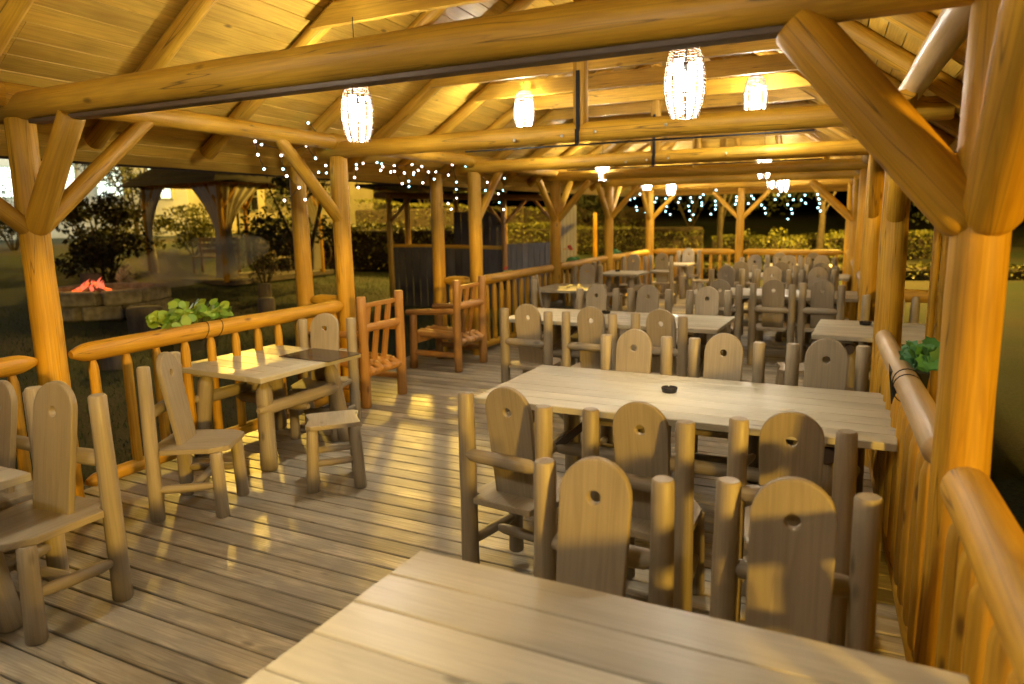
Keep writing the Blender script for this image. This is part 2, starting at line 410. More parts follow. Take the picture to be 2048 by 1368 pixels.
# plates
for side in (-1, 1):
    pts = FY[:]; 
    for a, b in zip(pts, pts[1:]):
        a2 = a - .1; b2 = b + .18
        xa, xb = (XL, XL) if side < 0 else (XR(a2), XR(b2))
        P('plate_log', MB().log((xa, a2, 2.67 + dz(a2)), (xb, b2, 2.67 + dz(b2)), .078, .072, 14, 8, tip1=.1, tipr=.7), M_honey if side < 0 else M_pale)
P('plate_log', MB().log((XL - .45, 16.72, 2.43), (XR(16.7) + .45, 16.72, 2.43), .078, .078, 14, 8), M_honey)
P('beam_shade_strip', MB().box(-2.52, 2.82, HB - .010, 4.35, .085, .026, .004, 0), M_dark)  # shade on the front beam's underside, put in as a dark strip
# tie beams with overhanging ends
for i, y in enumerate(FY[:-1]):
    r = .088 if y < 3 else .078
    zc = HB + r + dz(y)
    P('tie_beam', MB().log((XL - .22, y, zc), (XR(y) + (.42 if y > 7 else .3), y, zc), r, r * 1.03, 18, 14, wob=.03, bend=.015), M_honeyd)
    if y > 4 or y < 0:
        kx = ridge_x(y); zt = roof_pt(-1, 1, y).z
        P('king_post', MB().log((kx, y, zc + .04), (kx, y, zt), .062, .06, 12, 5))
for y in (5.82, 8.52):                     # steel tension rod and strap
    z = HB + dz(y) - .013
    P('tension_rod', MB().box((ridge_x(y) + .35), y - .01, z, 2.9, .035, .012, .002), M_black)
    kx = ridge_x(y) - .0
    P('strap', MB().box(kx, y - .066, z + .40, .034, .006, .36, .001).hexa([(kx - .017, y - .069, z + .1), (kx + .017, y - .069, z + .1), (kx + .017, y - .063, z + .1), (kx - .017, y - .063, z + .1), (kx - .017, y - .069, z + .22), (kx + .017, y - .069, z + .22), (kx + .017, y - .063, z + .22), (kx - .017, y - .063, z + .22)], 2).box(kx, y - .088, z + .055, .036, .01, .13, .002), M_black)
def bolt(x, y, z): P('bolt', MB().lathe([(0, -.0), (.013, 0), (.013, .006), (.006, .009), (0, .009)], 12), M_steel).matrix_local = Matrix.Translation((x, y, z)) @ Matrix.Rotation(D(90), 4, 'X')
for x, zz in ((-2.86, .05), (-2.42, .06), (-2.13, .075), (-1.55, .09), (-.3, .08)): bolt(x, 5.82 - .083, HB + dz(5.82) + zz)
for x, zz in ((-2.75, .05), (-2.5, .06), (-2.25, .07), (-1.6, .09), (-.2, .08)): bolt(x, 8.52 - .083, HB + dz(8.52) + zz)
# knee braces
brace(XL, 2.82, 0, .95, 1.84, 2.66, .058); brace(XL, 2.82, 0, -.95, 1.84, 2.66, .058); brace(XL, 2.82, .53, 0, 1.84, 2.525, .08)
brace(XL, 5.82, 0, -.80, 1.86, 2.60, .06)
brace(XL, 8.52, 0, .72, 1.80, 2.46, .058)
for y in (11.2, 13.85):
    brace(XL, y, 0, .65, 1.75, 2.40, .055); brace(XL, y, 0, -.65, 1.75, 2.40, .055); brace(XL, y, .6, 0, 1.75, 2.38, .055)
brace(XL, 16.7, .6, 0, 1.68, 2.28, .05); brace(XL, 16.7, 0, -.6, 1.68, 2.28, .05)
brace(XM, 16.7, .6, 0, 1.68, 2.28, .05); brace(XM, 16.7, -.6, 0, 1.68, 2.28, .05)
xr = XR(2.82); brace(xr, 2.82, -.60, 0, 1.84, 2.53, .095)
brace(xr + .02, 2.82, 0, -.85, 1.84, 2.66, .085); brace(xr, 2.82, .04, .8, 1.84, 2.62, .07)
xr = XR(5.82); brace(xr, 5.82, 0, -.75, 1.80, 2.55, .06)
xr = XR(8.52); brace(xr, 8.52, 0, .7, 1.78, 2.5, .055); brace(xr, 8.52, 0, -.7, 1.78, 2.5, .055)
for y in (13.85, 16.7):
    xr = XR(y); brace(xr, y, -.75, 0, 1.66, 2.36, .06); brace(xr, y, 0, -.7, 1.66, 2.36, .055)
# rafters and collar beams
RY = [-1.3, -.33, .66, 1.66, 2.66, 3.68, 4.73, 5.70, 6.66, 7.60, 8.56, 9.5, 10.45, 11.4, 12.35, 13.3]
for y in RY:
    for side in (-1, 1):
        a = roof_pt(side, -.005, y, .075); b = roof_pt(side, .985, y, .075)
        P('rafter', MB().log(a, b, .068, .062, 12, 7, wob=.03), M_honeyd)
    zb = (3.36 if y < 6 else 3.24) + dz(y); hgt = .155
    def xat(z, side):
        e = roof_pt(side, 0, y); r = roof_pt(side, 1, y); return e.x + (r.x - e.x) * (z - e.z) / (r.z - e.z)
    for yy in ((y - .105,) if y > 3 else (y + .105,)):
        x0, x1 = xat(zb, -1) - .05, xat(zb, 1) + .05; x2, x3 = xat(zb + hgt, -1) - .05, xat(zb + hgt, 1) + .05
        w = .03
        P('collar_beam', MB().hexa([(x0, yy - w, zb), (x1, yy - w, zb), (x1, yy + w, zb), (x0, yy + w, zb), (x2, yy - w, zb + hgt), (x3, yy - w, zb + hgt), (x3, yy + w, zb + hgt), (x2, yy + w, zb + hgt)], 0), M_honeyd)
P('ridge_log', MB().log((ridge_x(-1.6), -1.6, 4.42), (ridge_x(YH), YH + .1, 4.30), .07, .07, 12, 8), M_honeyd)
# hip rafters and jack rafters at the far end
apex = roof_pt(-1, 1, YH, .07); cL = roof_pt(-1, 0, YE, .07); cR = roof_pt(1, 0, YE, .07)
P('rafter', MB().log(cL, apex, .07, .065, 12, 6), M_honeyd); P('rafter', MB().log(cR, apex, .07, .065, 12, 6), M_honeyd)
for t in (.2, .35, .5, .65, .8):
    e = cL.lerp(cR, t); f = 1 - abs(t - .5) * 2
    top = cL.lerp(apex, t * 2) if t <= .5 else cR.lerp(apex, (1 - t) * 2)
    P('rafter', MB().log(e, top, .062, .058, 10, 4), M_honeyd)
for y in (14.3, 15.2, 16.1):
    f = 1 - (y - YH) / (YE - YH)
    for side in (-1, 1): P('rafter', MB().log(roof_pt(side, 0, y, .07), roof_pt(side, 0, y, .07).lerp(apex if f > .99 else (cL if side < 0 else cR).lerp(apex, f), .97), .062, .058, 10, 4), M_honeyd)
# boards
def ribbon(secs, th=.02):
    """secs: list of (A,B) section edge pairs along the board; returns MB"""
    mb = MB(); n = len(secs); L = 0; ls = [0]
    for (A, B), (A2, B2) in zip(secs, secs[1:]): L += (A2 - A).length; ls.append(L)
    for A, B in secs: mb.v += [tuple(A), tuple(B), tuple(B + Vector((0, 0, th))), tuple(A + Vector((0, 0, th)))]
    w = (secs[0][1] - secs[0][0]).length
    for i in range(n - 1):
        a, b = 4 * i, 4 * i + 4; v0, v1 = ls[i], ls[i + 1]
        mb.face((a, b, b + 1, a + 1), [(0, v0), (0, v1), (w, v1), (w, v0)])
        mb.face((a + 1, b + 1, b + 2, a + 2), [(w, v0), (w, v1), (w + th, v1), (w + th, v0)])
        mb.face((a + 2, b + 2, b + 3, a + 3), [(w, v0), (w, v1), (0, v1), (0, v0)])
        mb.face((a + 3, b + 3, b, a), [(th, v0), (th, v1), (0, v1), (0, v0)])
    for a, fl in ((0, 0), (4 * (n - 1), 1)):
        q = [a, a + 1, a + 2, a + 3]; q = q[::-1] if fl else q; mb.face(q, [(0, 0)] * 4)
    return mb
NB = 30; BO = .155; FE = -.10; FU = 1 - FE
for side in (-1, 1):
    for i in range(NB):
        f0 = FE + FU * i / NB + .0013; f1 = FE + FU * (i + 1) / NB - .0013; jig = random.uniform(-.001, .001)
        ye = YH + (1 - (f0 + f1) / 2) * (YE - YH)
        ybr = [-1.7, 2.82, 5.82, 8.52, 11.2, 13.85]
        # split every course at a staggered butt joint
        cut = random.choice(ybr[1:4]) + .0
        def sec(y): return (roof_pt(side, f0, y, BO + jig), roof_pt(side, f1, y, BO + jig))
        def clampsec(y, f):  # past the hip start the boards follow the hip line
            e = roof_pt(side, 0, y, BO + jig); c = (cL if side < 0 else cR); a = apex
            z = (roof_pt(side, 0, YE, BO)).lerp(roof_pt(side, 1, YH, BO), f); return z
        s1 = [sec(y) for y in ybr if y <= cut]; s2 = [sec(y + (.003 if y == cut else 0)) for y in ybr if y >= cut]
        s2.append((clampsec(0, f0), clampsec(0, f1)))
        P('roof_board', ribbon(s1), M_roof); P('roof_board', ribbon(s2), M_roof)
for i in range(24):
    f0 = i / 27 + .001; f1 = (i + 1) / 27 - .001
    C = roof_pt(-1, 1, YH, BO); A = roof_pt(-1, 0, YE, BO).lerp(C, FE); B = roof_pt(1, 0, YE, BO).lerp(C, FE)
    P('roof_board', ribbon([(A.lerp(C, f0), A.lerp(C, f1)), (B.lerp(C, f0), B.lerp(C, f1))]), M_roof)
# roof covering above the boards
mb = MB(); ys = [-1.8, 2.82, 5.82, 8.52, 11.2, 13.85]
for side in (-1, 1):
    b0 = len(mb.v)
    for y in ys: mb.v += [tuple(roof_pt(side, -.12, y, .185)), tuple(roof_pt(side, 1.0, y, .185))]
    mb.v += [tuple(roof_pt(side, 0, YE, .185).lerp(roof_pt(side, 1, YH, .185), -.12)), tuple(roof_pt(side, 1, YH, .187))]
    for i in range(len(ys)):
        a = b0 + 2 * i; mb.face((a, a + 1, a + 3, a + 2), [(0, 0)] * 4)
b0 = len(mb.v); mb.v += [tuple(roof_pt(-1, 0, YE, .186).lerp(roof_pt(-1, 1, YH, .186), -.12)), tuple(roof_pt(1, 0, YE, .186).lerp(roof_pt(-1, 1, YH, .186), -.12)), tuple(roof_pt(-1, 1, YH, .19))]; mb.face((b0, b0 + 1, b0 + 2), [(0, 0)] * 3)
P('roof_covering', mb, M_tile)
# plank screen at the near side of the right bay
for k in range(8):
    x = .345 + k * .056
    P('screen_plank', MB().log((x, 6.0 + .008 * (k % 2), -.2), (x, 6.0, 2.25), .027, .026, 8, 5, wob=.03))
P('roof_edge_board', MB().box(.8, 7.2, 2.35, .6, 2.8, .03), M_roof)

# ================================================================== railings
def railing(a, b, zr, n, label, rr=.066, rb=.036, zb=.10, mat=None, endtip=.14, rail_ext=0, top_only=False):
    mat = mat or M_honey
    a = Vector((a[0], a[1], 0)); b = Vector((b[0], b[1], 0)); d = (b - a); L = d.length; d.normalize()
    t = thing('railing', tuple(a), 0, label, 'railing', 'log railings round the deck')
    z0, z1 = zr if isinstance(zr, tuple) else (zr, zr)
    part('top_rail', MB().log(Vector((0, 0, z0)) - d * rail_ext, d * L + Vector((0, 0, z1)), rr * 1.03, rr * .95, 16, 8, tip0=endtip, tip1=endtip, tipr=.38, bend=.0), mat, t)
    if top_only: return t
    part('bottom_rail', MB().log(Vector((0, 0, zb)), d * L + Vector((0, 0, zb)), .05, .047, 12, 6, tip0=.08, tip1=.08), M_honey, t)
    for k in range(n):
        x = (k + .6) / (n + .2) * L; zt = z0 + (z1 - z0) * x / L
        part('baluster', MB().log(d * x + Vector((0, 0, zb - .01)), d * x + Vector((random.uniform(-.006, .006), 0, zt - .04)), rb, rb * .95, 12, 4, tip0=.09, tip1=.10, tipr=.42), M_honey, t)
    return t
railing((XL, -.15), (XL, 2.72), 1.01, 11, 'log railing at the left photo edge, ending at the nearest left post')
railing((XL, 2.95), (XL, 5.76), 1.01, 11, 'log railing with pointed balusters behind the small square table, leafy plant tied on')
railing((XL, 8.66), (XL, 11.08), (1.0, .99), 11, 'log railing running on beyond the second rustic armchair')
railing((XL, 11.32), (XL, 13.73), (.985, .975), 10, 'log railing under the red geranium, on the left side of the deck')
railing((XL, 13.97), (XL, 16.58), (.97, .95), 10, 'farthest log railing on the left side, up to the corner post')
railing((XL + .1, 16.7), (XM - .09, 16.7), .96, 9, 'left half of the log railing across the far end of the deck')
railing((XM + .09, 16.7), (XR(16.7) - .1, 16.7), .96, 10, 'right half of the log railing across the far end of the deck')
railing((XL - .05, 5.86), (-5.36, 5.86), 1.03, 2, 'short log railing jutting out beside the nearer rustic armchair')
railing((XL - .05, 8.5), (-5.36, 8.5), 1.0, 2, 'short log railing jutting out behind the farther rustic armchair')
rx = lambda y: XR(y) - .005
railing((rx(2.68), 2.66), (rx(-.2), -.2), 1.0, 14, 'thick log railing in the lower right corner, nearest the camera', rr=.072, rb=.058, endtip=.03)
railing((XR(2.95) - .03, 3.0), (XR(5.6) - .04, 5.62), 1.0, 14, 'peeled log railing right of the middle table, with black wires round it', rr=.062, rb=.05, mat=M_pale, endtip=.04)
for a, b, lab in ((8.66, 11.08, 'log railing on the right side behind the fourth table'), (11.32, 13.73, 'log railing on the right side farther back'), (13.97, 16.58, 'farthest log railing on the right side, by the corner post')):
    railing((XR(a), a), (XR(b), b), .98, 11, lab)
railing((XR(8.4) + .1, 8.36), (.84, 8.30), 1.0, 4, 'short log railing across the far side of the right bay, with pointed end')

# ================================================================== chairs
def arch_panel(w, h, th, hole_r, hole_z, z0):
    """upright board with round top and a hole; local: x across, z up, thickness in y"""
    r = w / 2; bm = bmesh.new(); outer = []
    wb = w * .47
    pts = [(-wb, 0), (wb, 0)]
    for k in range(0, 17):
        an = math.pi * k / 16; pts.append((r * math.cos(an), h - r + r * math.sin(an)))
    vo = [bm.verts.new((x, 0, z)) for x, z in pts]; eo = [bm.edges.new((vo[i], vo[(i + 1) % len(vo)])) for i in range(len(vo))]
    vi = [bm.verts.new((hole_r * math.cos(2 * math.pi * k / 14), 0, hole_z + hole_r * math.sin(2 * math.pi * k / 14))) for k in range(14)]
    ei = [bm.edges.new((vi[i], vi[(i + 1) % 14])) for i in range(14)]
    r1 = bmesh.ops.triangle_fill(bm, use_beauty=True, edges=eo + ei)
    faces = [f for f in bm.faces]
    bmesh.ops.recalc_face_normals(bm, faces=faces)
    ex = bmesh.ops.extrude_face_region(bm, geom=faces)
    nv = [g for g in ex['geom'] if isinstance(g, bmesh.types.BMVert)]
    bmesh.ops.translate(bm, verts=nv, vec=(0, th, 0))
    bmesh.ops.recalc_face_normals(bm, faces=bm.faces[:])
    ed = [e for e in bm.edges if len(e.link_faces) == 2 and e.calc_face_angle(0) > 1.2]
    bmesh.ops.bevel(bm, geom=ed, offset=.006, segments=2, affect='EDGES', profile=.6)
    uvl = bm.loops.layers.uv.new('UVMap')
    for f in bm.faces:
        sm = abs(f.normal.y) < .5; f.smooth = sm
        for l in f.loops: l[uvl].uv = (l.vert.co.x + l.vert.co.y, l.vert.co.z)
    me = bpy.data.meshes.new('back_panel'); bm.to_mesh(me); bm.free(); return me
def shear_panel(me, ybot, ytop, h, z0):
    for v in me.vertices: v.co.y += ybot + (ytop - ybot) * v.co.z / h; v.co.z += z0
    me.update()
def slab(pts, z0, z1, ch=.006):
    """bevelled slab from a plan outline"""
    bm = bmesh.new(); vs = [bm.verts.new((x, y, z0)) for x, y in pts]; f = bm.faces.new(vs)
    ex = bmesh.ops.extrude_face_region(bm, geom=[f]); nv = [g for g in ex['geom'] if isinstance(g, bmesh.types.BMVert)]
    bmesh.ops.translate(bm, verts=nv, vec=(0, 0, z1 - z0)); bmesh.ops.recalc_face_normals(bm, faces=bm.faces[:])
    bmesh.ops.bevel(bm, geom=bm.edges[:], offset=ch, segments=2, affect='EDGES', profile=.6)
    uvl = bm.loops.layers.uv.new('UVMap')
    for f in bm.faces:
        for l in f.loops: l[uvl].uv = (l.vert.co.x + l.vert.co.z, l.vert.co.y)
    me = bpy.data.meshes.new('slab'); bm.to_mesh(me); bm.free(); return me
def make_chair(seed, simple=False):
    rd = random.Random(seed)
    t = thing('log_chair')
    w = .222; sg = 10 if simple else 14
    for sx in (-1, 1):
        tx = rd.uniform(-.012, .012); hh = rd.uniform(.985, 1.015)
        part('rear_post', MB().log((sx * w, 0, 0), (sx * w + tx, rd.uniform(-.01, .01), hh), .047, .041, sg, 6, wob=.05, seed=seed * 9 + sx), M_grey, t)
        part('front_leg', MB().log((sx * .185, .40, 0), (sx * .180, .385, .432), .044, .04, sg, 4, wob=.05, seed=seed * 7 + sx), M_grey, t)
    pm = arch_panel(.262, .60, .034, .024, .465, .0); shear_panel(pm, .115, .022, .60, .455)
    part('back_panel', pm, M_grey, t)
    part('back_rail', MB().log((-w + .01, -.012, .69), (w - .01, -.008, .685), .038, .036, 12, 5, tip0=.07, tip1=.07, tipr=.5, wob=.08, seed=seed + 3), M_grey, t)
    part('seat', slab([(-.175, .035), (-.235, .055), (-.215, .36), (-.15, .46), (.15, .46), (.215, .36), (.235, .055), (.175, .035), (.17, -.03), (-.17, -.03)], .432, .466), M_grey, t)
    for sx in (-1, 1):
        part('stretcher', MB().log((sx * w, .03, .20), (sx * .185, .37, .21), .029, .027, 10, 4, tip0=.06, tip1=.06, tipr=.6, wob=.08, seed=seed + sx), M_grey, t)
    part('stretcher', MB().log((-.19, .22, .205), (.19, .22, .20), .028, .027, 10, 4, tip0=.06, tip1=.06, tipr=.6, wob=.08, seed=seed + 5), M_grey, t)
    return t
protos = [make_chair(11), make_chair(23), make_chair(35)]; used = [False] * 3
CH = [  # x, y of the rear posts, turn, label
 (-.84, 2.33, 180, 'yellow-lit chair facing the camera behind the nearest table, left of the pair'),
 (-.20, 2.40, 181, 'chair facing the camera behind the nearest table, right of the pair'),
 (-1.62, 3.06, -6, 'log chair backing the camera at the left end of the middle table'),
 (-.93, 3.04, -2, 'chair backing the camera, centre one on the near side of the middle table'),
 (-.29, 3.13, 3, 'chair backing the camera, rightmost on the near side of the middle table'),
 (-1.56, 5.08, 180, 'log chair facing the camera beyond the middle table, leftmost of three, near its black ashtray'),
 (-.93, 5.12, 178, 'log chair facing the camera beyond the middle table, centre of three'),
 (-.28, 5.13, 181, 'log chair facing the camera beyond the middle table, rightmost of three, dark hole'),
 (-2.96, 6.10, 0, 'log chair backing the camera at the left end of the third table'),
 (-2.32, 6.10, 2, 'log chair backing the camera, centre of three at the third table'),
 (-1.69, 6.14, -2, 'log chair backing the camera, rightmost of three at the third table'),
 (-2.98, 8.15, 180, 'log chair facing the camera beyond the third long table, leftmost of three'),
 (-2.38, 8.22, 182, 'log chair facing the camera beyond the third long table, centre of three'),
 (-1.70, 8.22, 179, 'log chair facing the camera beyond the third long table, greyest and rightmost of three'),
 (-1.74, 9.02, 4, 'log chair backing the camera at the fourth table, leftmost of three, beside black crossed legs'),
 (-1.14, 9.18, 0, 'chair backing the camera at the fourth table, centre of three'),
 (-.60, 9.26, -3, 'log chair backing the camera at the fourth table, rightmost of three'),
 (-2.08, 11.35, 180, 'log chair facing the camera beyond the fourth table, at its left'),
 (-1.42, 11.38, 178, 'log chair facing the camera beyond the fourth table, in the middle'),
 (-.80, 11.38, 183, 'log chair facing the camera beyond the fourth table, at its right'),
 (-2.05, 12.30, 0, 'log chair backing the camera at the fifth table, leftmost'),
 (-1.42, 12.32, 2, 'log chair backing the camera at the fifth table, in the middle'),
 (-.82, 12.30, -2, 'log chair backing the camera at the fifth table, rightmost by the right posts'),
 (-2.10, 14.2, 180, 'log chair facing the camera beyond the fifth table, left one'),
 (-1.50, 14.2, 180, 'log chair facing the camera beyond the fifth table, middle one'),
 (-.95, 14.2, 180, 'log chair facing the camera beyond the fifth table, right one'),
 (-1.75, 14.85, 0, 'log chair backing the camera at the farthest table, left one'),
 (-1.15, 14.85, 0, 'log chair backing the camera at the farthest table, right one'),
 (-4.14, 3.08, -62, 'log chair seen from the side before the small square table, left of the stool'),
 (-4.40, 5.00, 198, 'log chair facing the camera between the small square table and a yellow post'),
 (-3.58, 2.13, 184, 'large log chair in the left foreground seen from its right side, seat toward the camera'),
 (-4.22, 2.22, 178, 'log chair cut by the left photo edge, beside the large foreground chair'),
 (-2.10, .72, 10, 'log chair in the bottom left corner of which one post top shows'),
 (-4.30, 9.15, -64, 'dark log chair seen edge-on at the near left corner of the second small table'),
 (-4.38, 11.45, 196, 'log chair facing the camera beyond the second small table, against a yellow post'),
 (-4.45, 12.05, -60, 'dark log chair seen edge-on at the near left corner of the third small table'),
 (-4.40, 14.10, 180, 'log chair facing the camera beyond the third small table'),
 (-3.92, 14.32, 0, 'tall log chair backing the camera before the farthest small table'),
 (-3.85, 16.40, 180, 'pale log chair facing the camera at the far end railing'),
 (.11, 8.30, 182, 'log chair beyond the table in the right bay, hidden by a yellow post'),
]
for i, (x, y, r, lab) in enumerate(CH):
    k = i % 3
    if not used[k]: o = protos[k]; used[k] = True; o.location = (x, y, 0); o.rotation_euler = (0, 0, D(r))
    else: o = copy_tree(protos[k], (x, y, 0), D(r))
    tag(o, lab, 'chair', 'log chairs set round the tables')
    if i == 30: o.scale = (1.06, 1.06, 1.07)

# ================================================================== stools
def make_stool():
    t = thing('stool')
    part('seat', slab([(-.19, -.155), (-.155, -.19), (.155, -.17), (.19, -.155), (.17, .0), (.19, .155), (.155, .19), (-.155, .175), (-.19, .155), (-.165, 0)], .445, .478), M_grey, t)
    for sx in (-1, 1):
        for sy in (-1, 1): part('leg', MB().log((sx * .165, sy * .165, 0), (sx * .145, sy * .145, .445), .042, .038, 12, 4, wob=.06), M_grey, t)
    for sy in (-1, 1): part('stretcher', MB().log((-.15, sy * .15, .2), (.15, sy * .15, .21), .025, .025, 10, 4, tip0=.05, tip1=.05, tipr=.6, wob=.1), M_grey, t)
    return t
st = make_stool()
for i, (x, y, r, lab) in enumerate(((-3.44, 3.90, 42, 'low square log stool standing in front of the small square table'),
                                    (-.60, 6.93, 10, 'stool before the table in the right bay, half hidden by a chair'),
                                    (-3.25, 15.0, 20, 'farthest stool, beside the tall chair near the end railing'))):
    o = st if i == 0 else copy_tree(st)
    o.location = (x, y, 0); o.rotation_euler = (0, 0, D(r)); tag(o, lab, 'stool', 'log stools')

# ================================================================== tables
def trestle(t, L, W, H, cross=False):
    lx = L / 2 - .32
    for sx in (-1, 1):
        for sy in (-1, 1):
            part('leg', MB().log((sx * lx, sy * (W / 2 - .16), 0), (sx * lx, sy * (W / 2 - .22), H - .05), .062, .058, 12, 4, tip1=.09, tipr=.6), M_grey if not cross else M_dark, t)
        part('crossbar', MB().log((sx * lx, -W / 2 + .1, H - .095), (sx * lx, W / 2 - .1, H - .095), .048, .048, 12, 4), M_dark, t)
        part('stretcher', MB().log((sx * lx, -W / 2 + .2, .30), (sx * lx, W / 2 - .2, .30), .042, .042, 10, 4, tip0=.07, tip1=.07), M_grey, t)
        part('brace', MB().box(0, 0, 0, .05, .05, .62, .004, 2, Matrix.Translation((sx * (lx - .25), 0, .50)) @ Matrix.Rotation(sx * D(-48), 4, 'Y')), M_dark, t)
    part('stretcher', MB().log((-lx, 0, .30), (lx, 0, .30), .045, .045, 12, 6, tip0=.08, tip1=.08), M_grey, t)
def long_table(x0, x1, y0, y1, label, n=6, H=.75):
    L = x1 - x0; W = y1 - y0; t = thing('long_table', ((x0 + x1) / 2, (y0 + y1) / 2, 0), 0, label, 'table', 'plank dining tables')
    pw = W / n
    for k in range(n):
        e = random.uniform(-.004, .004)
        part('plank', MB().box(e, -W / 2 + pw * (k + .5), H - .021 + random.uniform(-.0008, .0008), L, pw - .0045, .042, .0045, 0), M_top, t)
    for sx in (-1, 0, 1): part('batten', MB().box(sx * (L / 2 - .3), 0, H - .062, .10, W - .16, .036, .004, 1), M_grey, t)
    trestle(t, L, W, H - .042); return t
long_table(-1.37, .26, .86, 1.96, 'pale plank table in the foreground, cut off by the bottom of the photo', 6)
long_table(-2.27, .13, 3.89, 4.97, 'long plank table in the middle with one black ashtray, second from the camera', 7)
long_table(-3.72, -1.37, 7.08, 8.05, 'long plank table third from the camera, left of the aisle to the right bay', 7)
long_table(-2.40, -.20, 10.10, 11.05, 'fourth long plank table, with black crossed legs below', 6)
long_table(-2.30, -.45, 13.0, 13.85, 'fifth long plank table, mostly hidden by chair backs', 6)
long_table(-2.10, -.85, 15.5, 16.2, 'farthest plank table near the end railing', 5)
long_table(-.53, .74, 7.1, 8.14, 'plank table in the right side bay, with a black ashtray, behind a yellow post', 6)
for xx in (-1.95, -.65):                        # crossed black legs under the fourth table
    pass
def small_table(cx, cy, W, L, rz, label, endboards=True, H=.75):
    t = thing('square_table', (cx, cy, 0), D(rz), label, 'table', 'small square tables')
    n = 6; pw = (L) / n; xe = W / 2 - .16
    for k in range(n): part('plank', MB().box(-.08, -L / 2 + pw * (k + .5), H - .02, W - .165, pw - .004, .04, .004, 0), M_top, t)
    for dx_ in (0,): part('end_board', MB().box(W / 2 - .081, 0, H - .0185, .158, L, .04, .004, 1), M_top, t)
    for sx in (-1, 1):
        part('batten', MB().box(sx * (W / 2 - .2), 0, H - .061, .09, L - .15, .038, .004, 1), M_grey, t)
        for sy in (-1, 1):
            part('leg', MB().log((sx * (W / 2 - .12), sy * (L / 2 - .12), 0), (sx * (W / 2 - .19), sy * (L / 2 - .19), H - .075), .065, .062, 14, 5, tip1=.10, tipr=.5, wob=.05), M_grey, t)
        part('stretcher', MB().log((sx * (W / 2 - .15), -L / 2 + .08, .47), (sx * (W / 2 - .15), L / 2 - .08, .47), .052, .05, 12, 5, tip0=.11, tip1=.11, tipr=.4, wob=.06), M_grey, t)
    part('stretcher', MB().log((-W / 2 + .1, 0, .40), (W / 2 - .1, 0, .40), .046, .045, 12, 5, tip0=.1, tip1=.1, tipr=.4), M_grey, t)
    return t
small_table(-4.45, 4.32, 1.04, 1.08, -3, 'small square table by the left railing, with a dark menu board on it')
small_table(-4.30, 10.45, .86, .98, 0, 'second small square table on the left, beyond the armchairs')
small_table(-4.36, 13.30, .78, .80, 0, 'third small square table on the left, carrying a tiny ashtray')
small_table(-4.02, 15.85, .70, .68, 0, 'farthest small square table in the back left corner')
small_table(-4.02, 1.38, 1.10, .96, 0, 'small table cut by the left photo edge in the foreground')
# menu board
t = thing('menu_board', (-4.16, 4.62, .7502), D(-3), 'thin dark brown menu board lying on the small square table', 'menu')
part('board', MB().box(0, 0, .004, .56, .40, .007, .002, 0), M_menu, t)
mb = MB()
for x, w in ((-.045, .05), (.025, .03), (.07, .015)): mb.box(x, -.06, .0085, w, .012, .0012, .0003)
part('lettering', mb, M_ink, t)
# ashtrays
def ashtray(x, y, z, label, s=1):
    mb = MB(); seg = 48; R0 = .052 * s; rings = []
    prof = [(0, .0), (.040, .0), (.047, .004), (.052, .030), (.050, .033), (.045, .033), (.041, .010), (0, .008)]
    for r, zz in prof:
        ring = []
        for k in range(seg):
            an = 2 * math.pi * k / seg; d = min(abs(((an + a + math.pi) % (2 * math.pi)) - math.pi) for a in (0, math.pi * 2 / 3, math.pi * 4 / 3))
            z2 = zz - (.009 if (zz > .028 and d < .13) else 0); mb.v.append((r * s * math.cos(an), r * s * math.sin(an), z2 * s)); ring.append(len(mb.v) - 1)
        rings.append(ring)
    for A, B in zip(rings, rings[1:]):
        for k in range(seg): k2 = (k + 1) % seg; mb.face((A[k], A[k2], B[k2], B[k]), [(0, 0)] * 4, True)
    o = part('ashtray', mb, M_glassk); o.location = (x, y, z); o.rotation_euler = (0, 0, 1.9); tag(o, label, 'ashtray', 'black ashtrays')
ashtray(-1.16, 4.49, .7505, 'round black ashtray standing on the middle table')
ashtray(-2.76, 7.80, .7505, 'black ashtray on the third long table, between chair backs')
ashtray(-.10, 7.86, .7505, 'black ashtray on the table in the right bay', 1.1)
ashtray(-4.52, 13.42, .7505, 'tiny dark ashtray on the third small table')

